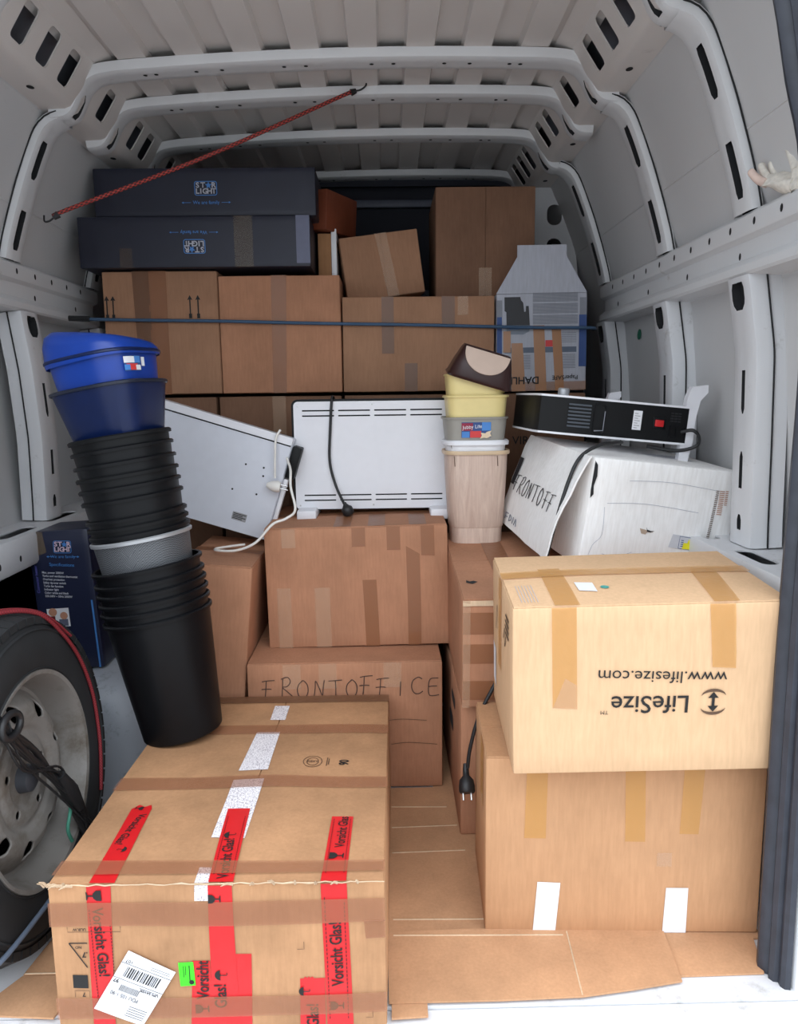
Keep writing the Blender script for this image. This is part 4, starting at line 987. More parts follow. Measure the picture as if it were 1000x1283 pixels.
def sq_bin(loc, rot, label, h, rt, rb, mat, rimmat, sup=4., ax=1., ay=1., rt_rot=0., name='waste_bin', zf=None, rim=.005, group=None, base_band=None):
    t = thing(name, label, 'bin', loc, rot, group); pf = bin_prof(rt, rb, h, .0018, rim)
    mb = MB(); mb.lathe(pf[:5] + pf[9:], 64, None, sup, ax, ay, rt_rot, zf); obj('body', mb, mat, t, 40)
    mb = MB(); mb.lathe(pf[4:10], 64, None, sup, ax, ay, rt_rot, zf); obj('rim', mb, rimmat, t, 50)
    return t
sq_bin(BASE + AX * (.858 - .24), ROTB, 'dark blue square bin nested in the topmost black bin', .24, .112, .068, BLUEP2, NAVYRIM, 3.6, 1., .95, rad(-17))
t = sq_bin(BASE + AX * (.925 - .22), ROTB, 'bright blue lidded bin on top of the leaning stack', .22, .105, .083, BLUEP, BLUEP, 3.6, 1., .95, rad(-17), rim=.004)
mb = MB(); pf = [(.112, -.006), (.1135, .0), (.112, .008), (.11, .026), (.103, .042), (.087, .052), (.05, .056), (.0, .057)]
def lidz(x, y, z): return .215 + z * (1.05 - 4.2 * x)
mb.lathe([(r, z) for r, z in pf], 64, None, 3.6, 1., .95, rad(-17), lidz); obj('lid', mb, BLUEP, t, 50)
mb = MB(); mb.lathe([(.112, .0), (.115, .002), (.115, .006), (.112, .009)], 64, None, 3.6, 1., .95, rad(-17), lambda x, y, z: z + .215); obj('lid_seam', mb, BLUEP2, t, 50)
def side_patch(t, ang, z0, z1, half, R, mat, name, off=.0015, sup=3.6, rot=rad(-17), ay=.95, nseg=6, prof=None):
    mb = MB(); vs = []
    for z in (z0, z1):
        for i in range(nseg + 1):
            a = ang - half + 2 * half * i / nseg - rot
            c, d = math.cos(a), math.sin(a); q = (abs(c) ** sup + abs(d) ** sup) ** (-1 / sup)
            r = (prof(z) if prof else R) * q + off; x, y = r * c, r * d * ay
            vs.append((x * math.cos(rot) - y * math.sin(rot), x * math.sin(rot) + y * math.cos(rot), z))
    mb.add(vs, [(i, i + 1, nseg + 2 + i, nseg + 1 + i) for i in range(nseg)]); return obj(name, mb, mat, t)
bp = lambda z: .083 + (.105 - .083) * z / .21
side_patch(t, rad(-38), .172, .206, rad(14), 0, BLUEINK, 'sticker', .0012, prof=bp); side_patch(t, rad(-40), .174, .188, rad(9), 0, REDINK, 'sticker_print', .002, prof=bp); side_patch(t, rad(-44), .19, .204, rad(8), 0, LABEL, 'sticker_print', .002, prof=bp); side_patch(t, rad(-31), .19, .205, rad(5.5), 0, LBLUE, 'sticker_print', .002, prof=bp); side_patch(t, rad(-30), .174, .185, rad(4.5), 0, LABEL, 'sticker_print', .0024, prof=bp); side_patch(t, rad(-19), .183, .203, rad(3.5), 0, LABEL, 'price_label', .0014, prof=bp); side_patch(t, rad(-48), .174, .186, rad(4), 0, LBLUE, 'sticker_print', .0024, prof=bp)

# beige stack
BX, BY, BZ = .267, 2.285, .672
t = thing('waste_bin', 'pale wood-print bin at the bottom of the beige stack', 'bin', (BX, BY, BZ))
pf = [(0, 0), (.07, 0), (.077, .004), (.0785, .05), (.0795, .0505), (.0815, .054), (.091, .22), (.0925, .272), (.0905, .272), (.076, .01), (0, .006)]
mb = MB(); mb.lathe(pf, 64, None, 3.6, 1., .86); obj('body', mb, WOODP, t, 30)
mb = MB(); mb.lathe([(.0925, .268), (.0985, .268), (.0995, .273), (.0985, .279), (.0905, .279), (.0905, .27)], 64, None, 3.6, 1., .86); obj('rim', mb, BEIGER, t, 40)
for x in (-.07, .055):
    mb = MB(); mb.tube([(x, -.0795 if x > 0 else -.079, .265), (x + .002, -.0785 if x > 0 else -.078, .235)], .0012, 5); obj('mould_line', mb, INKR, t)
t0 = t
sq_bin((BX - .002, BY, BZ + .06), (0, 0, 0), 'white bin nested just above the wood-print bin', .25, .0885, .066, WHITEP, WHITEP, 3.6, 1., .86, 0., rim=.009)
tg = sq_bin((BX - .004, BY, BZ + .13), (0, 0, 0), 'grey bin with a red and blue sticker in the beige stack', .247, .0925, .066, GREYP, GREYP, 4.5, 1., .86, 0., rim=.004)
def front_patch(t, x0, x1, z0, z1, y, mat, name, off=0., slope=.09, parent=None):
    mb = MB(); mb.add([(x0, y - off + (0) * z0, z0), (x1, y - off, z0), (x1, y - off - (z1 - z0) * slope, z1), (x0, y - off - (z1 - z0) * slope, z1)], [(0, 1, 2, 3)]); return obj(name, mb, mat, parent or t)
yb = -.0762
s_ = front_patch(tg, -.045, .04, .188, .232, yb, BLUEINK, 'sticker', .0012); front_patch(tg, -.02, .012, .188, .207, yb, REDINK, 'sticker_print', .002); front_patch(tg, -.045, -.012, .208, .23, yb - .0014, plain('crimson print', (140, 30, 60), .5), 'sticker_print', .0018); front_patch(tg, .014, .04, .208, .232, yb - .0014, LBLUE, 'sticker_print', .0018); front_patch(tg, -.044, -.022, .188, .205, yb, LBLUE, 'sticker_print', .002)
me = text_mesh('Jubby Life', .016, .0, .9)
for v in me.vertices: v.co = Vector((v.co.x - .014, yb - .0045, v.co.y + v.co.x * .06 + .219))
me.materials.append(LABEL); obj('lettering', me, None, s_)
mb = MB(); mb.prism([(0, 0), (.012, .004), (.02, .002), (.033, .008), (.03, .016), (.034, .024), (.02, .02), (.016, .016), (.003, .018), (.006, .01)], 0, .0008, Matrix(((1, 0, 0, .008), (0, 0, -1, yb - .003), (0, 1, 0, .184), (0, 0, 0, 1)))); obj('torn_label', mb, plain('torn label paper', (222, 200, 170), .8), tg)
sq_bin((BX - .001, BY, BZ + .21), (0, 0, 0), 'cream yellow bin with a straight rim above the grey one', .23, .0895, .07, YELP, YELP, 5., 1., .88, 0., rim=.0045)
def slant(x, y, z): return z - max(0., min(1., (x + .045) / .13)) * .052 * max(0., min(1., (z - .15) / .05))
sq_bin((BX - .006, BY, BZ + .285), (0, 0, 0), 'cream yellow bin with a slanting top edge holding the brown lid', .216, .0835, .068, YELP, YELP, 5., 1., .88, 0., zf=slant, rim=.003)
t = thing('bin_lid', 'dark brown swing lid with a pale flap, tilted on the yellow bin', 'lid', (BX + .004, BY - .012, BZ + .478), (6, 17, 0))
mb = MB(); rings = []
for z, wx, wy in ((.0, .094, .08), (.006, .098, .084), (.012, .094, .08), (.045, .086, .068), (.085, .074, .05), (.096, .068, .042)):
    rings.append([(wx * c, wy * d_, z) for c, d_ in [(lambda a: (math.copysign(abs(math.cos(a)) ** .3, math.cos(a)), math.copysign(abs(math.sin(a)) ** .3, math.sin(a))))(2 * math.pi * k / 44 + .001) for k in range(44)]])
mb.loft(rings, True, True, True); hood = obj('hood', mb, BROWNP, t, 40)
mb = MB(); pts = [(-.066 * math.cos(rad(a)), -.072 * math.sin(rad(a)) ** .8) for a in range(2, 180, 8)]
mm = Matrix.Translation((0, -.0478, .095)) @ Matrix.Rotation(rad(90) - math.atan2(.03, .073), 4, 'X')
mb.prism(pts, -.002, .003, mm); obj('swing_flap', mb, PINKP, t)

# ================================================================ HEATERS
def slot_rows(x0, x1, z0, z1, n, pair_gap=.012, th=.0045, margin=.012):
    out = []; w = (x1 - x0 - margin * (n - 1)) / n
    for k in range(n):
        a = x0 + k * (w + margin)
        for z in (z0, z1): out.append(rrect(a, z - th / 2, a + w, z + th / 2, th * .45, 2))
    return out
def heater_panel(t, w, h, th, mat, backmat, front_slots=True, y=0., both=False):
    mx = Matrix(((1, 0, 0, 0), (0, 0, -1, y), (0, 1, 0, 0), (0, 0, 0, 1)))
    sl__ = slot_rows(-w / 2 + .026, w / 2 - .026, h - .028, h - .044, 4) + slot_rows(-w / 2 + .026, w / 2 - .026, .028, .044, 4) if front_slots else []
    mb = MB(); mb.prism(rrect(-w / 2, 0, w / 2, h, .014), 0, .004, mx, sl__); obj('front_panel', mb, mat, t)
    mb = MB(); mb.prism(rrect(-w / 2 - .007, -.003, w / 2 + .007, h + .007, .02), -th, -.0015, mx); obj('casing', mb, backmat, t)
HM = thing('convector_heater', 'white convector heater standing upright on the taped carton', 'heater', (-.042, 2.38, .762))
heater_panel(HM, .486, .335, .075, HEATW, BLACKP)
for x in (-.205, .205):
    o = obj('foot', bevbox((x - .03, -.075, -.026), (x + .03, .09, .006), .006), HEATW, HM)
mb = MB()
for x, z in ((-.23, .32), (.0, .325), (0, .012), (-.23, .17), (-.23, .012)): mb.tube([(x, -.004, z), (x, -.0055, z)], .0028, 8)
sc_ = obj('screw', mb, METAL, HM); sc_['kind'] = 'stuff'
def cable(name, label, pts, r, mat, cat='cable', sub=10):
    t = thing(name, label, cat, pts[0]); p0 = Vector(pts[0]); mb = MB(); mb.tube([Vector(p) - p0 for p in smooth_path(pts, sub)], r, 8); obj('lead', mb, mat, t, 60); return t, p0
# its black lead (fixed to the heater)
o0 = Vector((-.042, 2.38, .762))
mb = MB(); mb.tube(smooth_path([Vector(p) - o0 for p in [(-.164, 2.44, 1.107), (-.165, 2.372, 1.105), (-.172, 2.366, 1.01), (-.176, 2.364, .915), (-.161, 2.36, .845), (-.139, 2.34, .796), (-.128, 2.325, .778)]], 8), .0042, 8); obj('power_lead', mb, CORD, HM, 60)
mb = MB(); mb.lathe([(0, -.018), (.012, -.017), (.017, -.01), (.018, .0), (.017, .008), (.011, .013), (.006, .02), (0.0045, .026)], 18, Matrix.Translation(Vector((-.122, 2.318, .766)) - o0) @ Matrix.Rotation(rad(-20), 4, 'Y')); pl = obj('plug', mb, CORD, HM, 50)

# leaning heater at the left
HL = thing('convector_heater', 'white heater tipped on its side, leaning beside the stack of bins', 'heater', (-.3675, 2.33, .672), (0, 17.5, 0))
# local frame: panel extends to -x from its right edge, height z
mx = Matrix(((1, 0, 0, 0), (0, 0, -1, 0), (0, 1, 0, 0), (0, 0, 0, 1)))
mb = MB(); mb.prism(rrect(-.44, 0, -.012, .30, .008), 0, .005, mx); obj('back_panel', mb, HEATG, HL)
obj('casing', bevbox((-.44, .0, -.002), (-.008, .06, .325), .006), HEATG, HL)
mb = MB(); mb.prism(rrect(-.44, .304, -.012, .327, .004), -.002, .012, mx); obj('top_rim', mb, HEATW, HL)
mb = MB(); mb.tube([(-.44, -.0055, .301), (-.014, -.0055, .301)], .0018, 5); obj('panel_gap', mb, DARKCAV, HL)
for z0, z1 in ((.205, .305), (-.012, .03)):
    obj('foot', bevbox((-.006, -.01, z0), (.022, .055, z1), .004), BLACKP2, HL)
obj('edge_strip', bevbox((-.0075, .0, .03), (.006, .03, .2), .003), WHITEP, HL)
hm = MB()
for x, z in ((-.13, .21), (-.075, .215), (-.07, .19), (-.075, .13), (-.15, .125)): hm.tube([(x, -.0052, z), (x, -.0058, z)], .0032, 8)
hh = obj('screw_hole', hm, DARKCAV, HL); hh['kind'] = 'stuff'
mb = MB(); mb.prism(rrect(-.13, .035, -.085, .06, .002), .0055, .006, mx); rp = obj('rating_plate', mb, plain('rating plate print', (150, 150, 152), .5), HL)
mb = MB()
for k in range(4): mb.box((-.127, -.0066, .039 + k * .005), (-.127 + .03 + .01 * (k % 2), -.0062, .0415 + k * .005))
q = obj('print_line', mb, INK, rp); q['kind'] = 'stuff'
# white lead and plug of the leaning heater
wc, p0 = cable('power_cable', 'white power cable looping from the leaning heater onto the carton', [(-.30, 2.30, .93), (-.284, 2.25, .90), (-.28, 2.21, .854), (-.264, 2.17, .793), (-.287, 2.14, .772), (-.327, 2.14, .755), (-.376, 2.14, .704), (-.432, 2.145, .681), (-.487, 2.16, .678), (-.502, 2.19, .677), (-.468, 2.23, .676), (-.43, 2.26, .675)], .0038, CORDW)
mb = MB(); mb.tube(smooth_path([Vector(p) - p0 for p in [(-.318, 2.312, 1.015), (-.331, 2.305, .99), (-.335, 2.30, .942), (-.338, 2.30, .87)]], 8), .0035, 8); obj('lead_end', mb, CORDW, wc, 60)
mb = MB(); c_ = Vector((-.334, 2.297, .845)) - p0
mb.lathe([(.006, .03), (.011, .022), (.016, .01), (.0175, -.004), (.015, -.012), (0, -.012)], 16, Matrix.Translation(c_) @ Matrix.Rotation(rad(100), 4, 'Y') @ Matrix.Rotation(rad(180), 4, 'X')); pg = obj('plug', mb, CORDW, wc, 50)
for dz in (-.006, .006):
    mb = MB(); mb.tube([c_ + Vector((.01, -.002, dz)), c_ + Vector((.034, -.002, dz - .006))], .0023, 8); obj('pin', mb, METAL, pg)

# heater lying on the white carton
HR = thing('convector_heater', 'black and white heater lying flat on the crumpled white carton', 'heater', (.588, 2.12, .992), (0, 5.8, 2)); HR.scale = (.9, .92, 1.2)
w2 = .222
mb = MB(); prof = [(-.185, -.13 + .035), (-.19, -.125 + .035), (-.222, -.07)]
foot = [(-.222, .21), (-.222, -.075), (-.212, -.1), (-.16, -.118), (-.10, -.125), (.222, -.125), (.222, .21)]
mb.prism(list(reversed(foot))[::-1], .006, .082, None); obj('casing', mb, BLACKP2, HR)
for z0, z1, nm in ((.082, .0865, 'top_panel'), (.0015, .006, 'bottom_panel')):
    mb = MB(); mb.prism([(x * 1.008, y - .003 if y < 0 else y) for x, y in foot], z0, z1, None); obj(nm, mb, HEATW, HR)
yf = -.1255
for k in range(7):
    z = .02 + k * .0078
    o = obj('vent_slot', bevbox((-.135, yf - .0012, z), (-.068, yf + .002, z + .004), .0006, 1), plain('vent grey', (70, 76, 84), .5) if k == 0 else bpy.data.materials['vent grey'], HR)
for k in range(7):
    z = .022 + k * .0078; mb = MB(); mb.add([Vector((-.2195 + a * .02, -.0795 - .001 - a * .014, z + b2)) for a, b2 in ((0, 0), (1, 0), (1, .004), (0, .004))], [(0, 1, 2, 3)]); obj('vent_slot', mb, bpy.data.materials['vent grey'], HR)
mb = MB(); mb.prism(rrect(-.06, .008, -.022, .076, .009), 0, .0025, Matrix(((1, 0, 0, 0), (0, 0, -1, yf), (0, 1, 0, 0), (0, 0, 0, 1))), [rrect(-.056, .012, -.026, .072, .007)]); obj('cord_recess', mb, BLACKP, HR)
mb = MB(); mb.tube([(-.054, yf - .002, .016), (-.028, yf - .002, .018), (-.027, yf - .002, .06)], .0015, 6); obj('recess_highlight', mb, GREYINK, HR)
lb2 = obj('rating_label', bevbox((.058, yf - .001, .026), (.084, yf + .001, .068), .0004, 1), LABEL, HR)
mb = MB()
for k in range(7): mb.box((.062, yf - .0016, .03 + k * .0052), (.062 + (.016 if k % 2 else .01), yf - .0011, .0309 + k * .0052))
q = obj('print_line', mb, INK, lb2); q['kind'] = 'stuff'
obj('switch_frame', bevbox((.118, yf - .002, .032), (.158, yf + .002, .057), .002), BLACKP, HR); obj('rocker_switch', bevbox((.124, yf - .006, .037), (.150, yf + .001, .052), .002), REDLAMP, HR)
for r_ in range(4):
    for c2 in range(3):
        x = .17 + c2 * .011; z = .05 + r_ * .0058; obj('vent_slot', bevbox((x, yf - .0008, z), (x + .0085, yf + .001, z + .0032), .0004, 1), DARKCAV, HR)
mb = MB(); mb.prism(rrect(.17, .016, .192, .044, .003), 0, .003, Matrix(((1, 0, 0, 0), (0, 0, -1, yf), (0, 1, 0, 0), (0, 0, 0, 1))), [rrect(.173, .019, .189, .041, .002)]); obj('socket', mb, BLACKP, HR)
mb = MB(); mb.lathe([(0, .0), (.016, .0), (.017, .003), (.017, .014), (.014, .017), (0, .017)], 24, Matrix.Translation((-.13, -.03, .087))); obj('knob', mb, SILVER, HR, 40)
for x, y, sc2 in ((.222, -.112, .95), (.10, .24, .75)):
    mb = MB(); pts = [(-.012, -.075), (.018, -.07), (.02, -.05), (.026, -.02), (.024, .03), (.032, .075), (.052, .095), (.05, .113), (.0, .105), (-.01, .08), (-.012, .03)]
    mb.prism([(px * sc2, pz * sc2) for px, pz in pts], -.012, .012, Matrix(((1, 0, 0, x), (0, 0, -1, y), (0, 1, 0, .03), (0, 0, 0, 1)))); obj('foot', mb, HEATW, HR)
o0 = HR.matrix_world
mb = MB(); mb.tube(smooth_path([(.205, -.128, .03), (.23, -.15, .036), (.252, -.15, .022), (.25, -.14, .002), (.2, -.12, -.012), (.12, -.1, -.008)], 8), .004, 8); obj('lead_stub', mb, CORD, HR, 60)
lc, p0 = cable('power_cable', 'black power cable with plug hanging down beside the right-hand stack', [(.62, 2.00, .985), (.575, 1.93, .988), (.53, 1.90, .984), (.482, 1.885, .957), (.452, 1.875, .90), (.42, 1.865, .80), (.393, 1.855, .70), (.375, 1.83, .655), (.34, 1.78, .62), (.30, 1.735, .54), (.256, 1.71, .455), (.212, 1.70, .37), (.190, 1.70, .29), (.183, 1.70, .235)], .0046, CORD)
c_ = Vector((.181, 1.70, .19)) - p0
mb = MB(); mb.lathe([(.0055, .05), (.0075, .035), (.008, .022), (.017, .012), (.0195, -.002), (.0195, -.014), (.017, -.018), (0, -.018)], 18, Matrix.Translation(c_) @ Matrix.Rotation(rad(-38), 4, 'X')); pg = obj('plug', mb, CORD, lc, 45)
for dx in (-.0095, .0095):
    mb = MB(); a = c_ + Matrix.Rotation(rad(-38), 3, 'X') @ Vector((dx, 0, -.018)); b2 = c_ + Matrix.Rotation(rad(-38), 3, 'X') @ Vector((dx, 0, -.034)); mb.tube([a, b2], .0026, 8); obj('pin', mb, METAL, pg)

# ================================================================ SPARE WHEEL
WH = thing('spare_wheel', 'dirty spare wheel with black tyre leaning at the left wall', 'wheel', (-.80, 1.56, .345), (0, 0, 0))
xa = Vector((1, -.02, .06)).normalized(); za = Vector((0, 0, 1)); ya = za.cross(xa).normalized(); za = xa.cross(ya)
WH.matrix_world = Matrix((ya, za, xa)).transposed().to_4x4(); WH.matrix_world.translation = (-.70, 1.48, .352)
mw = Matrix((ya, za, xa)).transposed().to_4x4(); mw.translation = (-.722, 1.48, .347); WH.matrix_world = mw
# local z = wheel axis towards the aisle
tp = [(.205, -.012), (.212, .0), (.228, .006), (.26, .010), (.295, .006), (.32, -.008), (.333, -.024), (.338, -.04), (.340, -.11), (.338, -.18), (.328, -.205), (.29, -.222), (.23, -.215), (.205, -.2)]
mb = MB(); mb.lathe(tp, 96); ty = obj('tyre', mb, TIREM, WH, 50)
mb = MB()
for rr_ in (.222, .302):
    mb.lathe([(rr_ - .003, .0035 if rr_ < .25 else .003), (rr_, .008 if rr_ < .25 else .0075), (rr_ + .003, .0035 if rr_ < .25 else .003)], 96)
obj('sidewall_ring', mb, TIREM, ty)
mb = MB(); nbk = 60
for row, (z0, z1) in enumerate(((.0, -.048), (-.054, -.092), (-.098, -.136), (-.142, -.186))):
    for k in range(nbk):
        a0 = 2 * math.pi * (k + .5 * (row % 2)) / nbk; a1 = a0 + 2 * math.pi / nbk * .86; sk = .02 * (1 if row < 2 else -1)
        ri = .330; ro = .3455
        vs = []
        for r_ in (ri, ro):
            for a, z in ((a0, z0), (a1, z0), (a1 + sk, z1), (a0 + sk, z1)):
                rr_ = r_ - (.016 if (row == 0 and z == z0) else 0)
                vs.append((rr_ * math.cos(a), rr_ * math.sin(a), z))
        mb.add(vs, [(4, 5, 6, 7), (0, 1, 5, 4), (1, 2, 6, 5), (2, 3, 7, 6), (3, 0, 4, 7)])
tr = obj('tread_block', mb, TIREM, ty, 20); tr['kind'] = 'stuff'
# steel rim dish with holes
def dish(r):
    K = [(0, -.04), (.03, -.038), (.055, -.036), (.062, -.03), (.085, -.03), (.098, -.036), (.108, -.028), (.13, -.022), (.15, -.028), (.168, -.046), (.182, -.062), (.19, -.06), (.198, -.03), (.203, -.006), (.21, .006), (.218, .008), (.222, .0)]
    for i in range(len(K) - 1):
        if K[i][0] <= r <= K[i + 1][0]:
            q = (r - K[i][0]) / (K[i + 1][0] - K[i][0]); return K[i][1] + (K[i + 1][1] - K[i][1]) * q
    return 0
NS, rs = 160, [.026 + (.222 - .026) * i / 48 for i in range(49)]
holes = [(.143 * math.cos(2 * math.pi * k / 9 + .25), .143 * math.sin(2 * math.pi * k / 9 + .25), .0185) for k in range(9)] + [(.073 * math.cos(2 * math.pi * k / 5 + .2), .073 * math.sin(2 * math.pi * k / 5 + .2), .0085) for k in range(5)]
mb = MB(); P2 = []
for r_ in rs:
    for k in range(NS): P2.append(Vector((r_ * math.cos(2 * math.pi * k / NS), r_ * math.sin(2 * math.pi * k / NS))))
inside = [any((p - Vector(h[:2])).length < h[2] for h in holes) for p in P2]; keep = []
for i in range(48):
    for k in range(NS):
        q = (i * NS + k, i * NS + (k + 1) % NS, (i + 1) * NS + (k + 1) % NS, (i + 1) * NS + k)
        if sum(inside[j] for j in q) < 4 and not (sum(inside[j] for j in q) >= 3): keep.append(q)
used = {}
for q in keep:
    for j in q: used[j] = 1
cnt = {}
for q in keep:
    for j in q: cnt[j] = cnt.get(j, 0) + 1
for j in range(len(P2)):
    for h in holes:
        c2 = Vector(h[:2]); dd = (P2[j] - c2).length
        if dd < h[2] * 1.0 + .004 and cnt.get(j, 4) < 4 and dd > 1e-5: P2[j] = c2 + (P2[j] - c2) / dd * h[2]
mb.add([(p.x, p.y, dish(min(.222, p.length))) for p in P2], keep)
rim = obj('steel_rim', mb, STEELW, WH, 40)
sm = rim.modifiers.new('thickness', 'SOLIDIFY'); sm.thickness = .004; sm.offset = -1
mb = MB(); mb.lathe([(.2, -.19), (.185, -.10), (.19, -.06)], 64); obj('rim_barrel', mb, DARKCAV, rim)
mb = MB(); mb.lathe([(0, -.012), (.02, -.013), (.027, -.018), (.03, -.04)], 28); obj('centre_cap', mb, plain('dark cap', (58, 60, 66), .5), WH, 40)
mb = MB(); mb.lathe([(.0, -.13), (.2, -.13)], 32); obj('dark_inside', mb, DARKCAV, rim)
def wl(a, r, z=.012):  # point on wheel face -> world
    return mw @ Vector((r * math.cos(rad(a)), r * math.sin(rad(a)), z))
# black strap bundle with a hook, through the wheel
def wp(x, z, off=.03): # world point near the wheel face from world x? (kept as wheel-plane coordinates)
    return mw @ Vector((x, z, off))
bs = thing('strap_bundle', 'bundle of black straps and cords hanging through the spare wheel', 'strap', wp(-.05, .1, .03)); p0 = bs.location.copy()
random.seed(11)
for k in range(7):
    j = lambda: random.uniform(-.009, .009)
    pts = [wp(-.26 + j(), .30 + j(), .012), wp(-.18 + j(), .22 + j(), .012), wp(-.12 + j(), .16 + j(), .012), wp(-.03 + j(), .06 + j(), .01), wp(.06 + j(), -.05 + j(), .012), wp(.11 + j() * 2, -.15 + j(), .016), wp(.16 + j() * 2, -.27 - .006 * k + j(), .02)]
    mb = MB(); mb.tube([p - p0 for p in smooth_path(pts, 6)], .0065 if k % 2 else .0045, 7); obj('cord', mb, CORD, bs, 60)
for k in range(5):
    j = lambda q: random.uniform(-q, q)
    pts = [wp(-.13 + j(.02), .17 + j(.02), .016), wp(-.07 + j(.03), .08 + j(.03), .02), wp(.03 + j(.035), -.03 + j(.03), .02), wp(.10 + j(.04), -.13 + j(.04), .022), wp(.15 + j(.05), -.25 + j(.03), .024)]
    mb = MB(); mb.tube([p - p0 for p in smooth_path(pts, 6)], .0026, 6); obj('thin_cord', mb, CORD, bs, 60)
mb = MB()
ringp = [wp(-.12 + .034 * math.cos(a), .165 + .022 * math.sin(a), .025) - p0 for a in [i * 2 * math.pi / 20 for i in range(21)]]
mb.tube(ringp, .007, 8, False); obj('hook_ring', mb, CORD, bs, 60)
mb = MB(); mb.tube([wp(.045, -.02, .016) - p0, wp(.075, -.075, .018) - p0, wp(.1, -.125, .02) - p0], [.012, .02, .014], 10); obj('knot', mb, CORD, bs, 60)
rc, p0 = cable('red_cord', 'thin red cord draped over the right side of the spare wheel', [wl(104, .349, -.06), wl(90, .351, -.035), wl(74, .335, -.003), wl(58, .30, .012), wl(38, .28, .014), wl(18, .268, .015), wl(0, .262, .015), wl(-16, .265, .015), wl(-34, .28, .014)], .0042, REDCORD, 'cord')
mb = MB(); mb.tube([Vector(p) - p0 for p in smooth_path([wl(100, .351, -.075), wl(86, .352, -.05), wl(70, .338, -.008), wl(50, .31, .01)], 6)], .0032, 6); obj('second_strand', mb, REDCORD, rc)
cable('white_rope', 'pale rope running from the van wall to the top of the spare wheel', [(-1.0, 1.9, .79), (-.95, 1.75, .755), (-.84, 1.6, .725), wl(98, .353, -.06), wl(88, .353, -.04)], .0045, ROPEW, 'rope')
cable('slate_strap', 'slate blue strap across the lower part of the spare wheel', [wp(-.275, -.222, -.03), wp(-.255, -.226, .006), wp(-.1, -.232, .016), wp(.06, -.232, .016), wp(.2, -.228, .016), wp(.262, -.222, .0)], .005, STRAPG, 'strap')
cable('green_cord', 'short green cord caught inside the spare wheel rim', [wp(.06, -.07, .012), wp(.075, -.11, .014), wp(.055, -.15, .012), wp(.065, -.185, .012)], .004, GREENC, 'cord')

# ================================================================ LASHINGS AND SMALL THINGS
bg_, p0 = cable('bungee_cord', 'red and black bungee cord stretched up to the ceiling', [(-.893, 2.215, 1.617), (-.87, 2.22, 1.63), (-.5, 2.33, 1.80), (-.12, 2.45, 2.0), (-.09, 2.455, 2.012)], .0058, BUNGEE, 'cord', 20)
for a, b2, c2 in (((-.893, 2.215, 1.617), (-.905, 2.21, 1.607), (-.93, 2.21, 1.598)), ((-.09, 2.455, 2.012), (-.075, 2.458, 2.018), (-.045, 2.46, 2.034))):
    mb = MB(); mb.tube([Vector(a) - p0, Vector(b2) - p0], [.010, .007], 10); hk = obj('end_sleeve', mb, CORD, bg_); mb = MB(); mb.tube(smooth_path([Vector(b2) - p0, (Vector(b2) + Vector(c2)) / 2 - p0 + Vector((0, 0, -.004)), Vector(c2) - p0, Vector(c2) - p0 + Vector((0, 0, .016))], 5), .0026, 6); obj('hook', mb, CORD, bg_, 60)
bs_, p0 = cable('lashing_strap', 'thin blue strap tied across the back row of cartons', [(-1.0, 2.575, 1.374), (-.945, 2.588, 1.371), (-.75, 2.592, 1.366), (-.554, 2.592, 1.362), (-.35, 2.592, 1.355), (-.145, 2.594, 1.349), (.11, 2.596, 1.343), (.37, 2.596, 1.334), (.53, 2.60, 1.330), (.69, 2.602, 1.328), (.72, 2.68, 1.33)], .0055, STRAPM, 'strap', 4)
mb = MB(); mb.tube([(-1.03, 2.575, 1.374), (-.965, 2.58, 1.372)], .009, 8); mb.v = [tuple(Vector(v) - p0) for v in mb.v]; obj('strap_hook', mb, CORD, bs_)
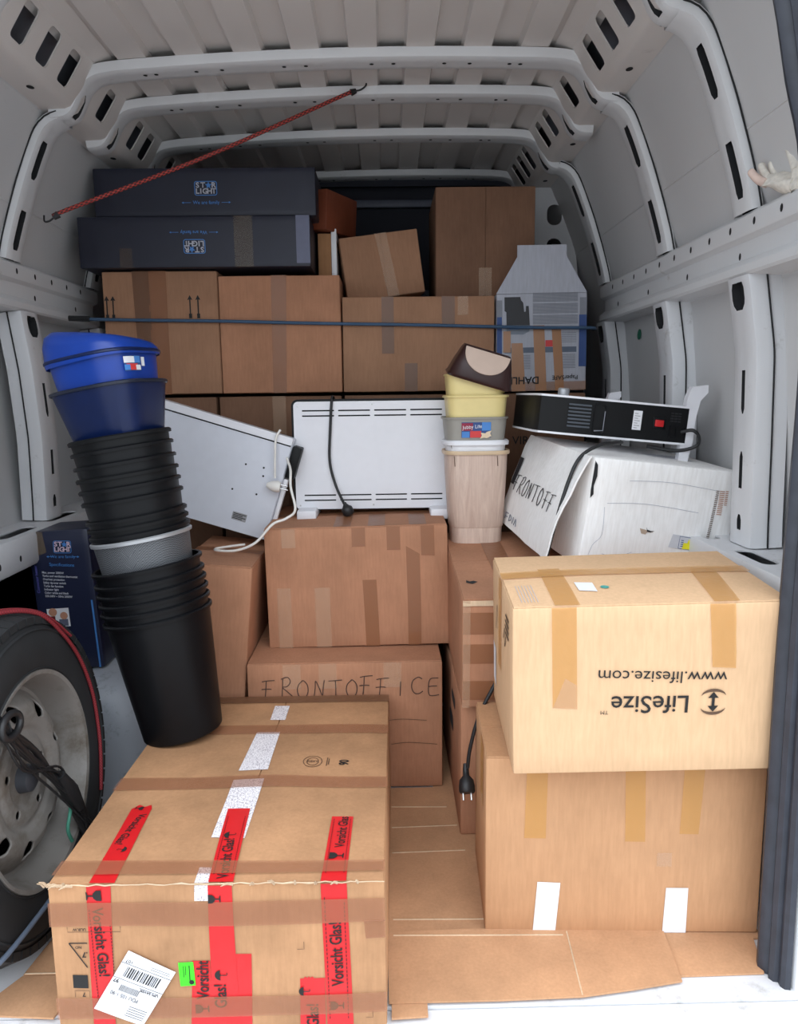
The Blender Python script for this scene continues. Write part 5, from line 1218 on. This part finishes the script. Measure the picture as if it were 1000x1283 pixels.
# gloves on the right rail
def glove(loc, rot, label, fingers):
    t = thing('work_glove', label, 'glove', loc, rot, None); t.scale = (.85, .85, .85)
    mb = MB(); rings = []
    for q, (w_, th_, z) in enumerate(((.034, .016, 0), (.037, .019, .02), (.042, .019, .045), (.045, .018, .07), (.042, .015, .09), (.03, .01, .1))):
        rings.append([(w_ * math.cos(a), th_ * math.sin(a) + .006 * math.sin(z * 50 + a * 3), z) for a in [k * 2 * math.pi / 20 for k in range(20)]])
    mb.loft(rings, True, True, True); obj('palm', mb, GLOVE, t, 60)
    mb = MB(); rings = [[(w_ * math.cos(a), w_ * .55 * math.sin(a), z) for a in [k * 2 * math.pi / 20 for k in range(20)]] for w_, z in ((.038, -.055), (.034, -.04), (.036, -.02), (.033, .004))]
    mb.loft(rings, True); obj('cuff', mb, GLOVE, t, 60)
    for k, (ln, curl, sp) in enumerate(fingers):
        x = -.031 + k * .0205; P = []; a = 0; p = Vector((x, 0, .085)); P.append(p.copy())
        for sgm in range(3):
            a += curl; d_ = Vector((sp, -math.sin(a), math.cos(a))).normalized(); p = p + d_ * ln / 3; P.append(p.copy())
        mb = MB(); mb.tube(smooth_path(P, 4), [.0112 - .0025 * i / 12 for i in range(12)] + [.006], 10); obj('finger', mb, GLOVEP if k == 0 else GLOVE, t, 60)
    mb = MB(); mb.tube(smooth_path([(.034, 0, .035), (.056, -.006, .055), (.066, -.014, .08)], 4), [.0125] * 6 + [.011, .01, .007], 10); obj('thumb', mb, GLOVE, t, 60)
glove((.828, 1.57, 1.518), (-72, -10, 10), 'white work glove lying flat on the right wall rail', [(.06, .25, -.2), (.07, .3, 0), (.066, .35, .05), (.05, .5, .2)])
glove((.834, 1.565, 1.545), (-22, -5, -25), 'crumpled white work glove on top of the other on the rail, fingers up', [(.05, .2, -.15), (.055, .3, 0), (.05, .9, .05), (.04, 1., .1)])
mb = MB(); mb.lathe([(0, .0), (.018, 0), (.018, .0012), (0, .0012)], 20, Matrix.Translation((.8795, 2.68, 1.31)) @ Matrix.Rotation(rad(-88), 4, 'Y')); gd = tag(obj('round_sticker', mb, plain('green dot', (20, 110, 84), .5)), 'round green sticker on the right wall panel', 'sticker')
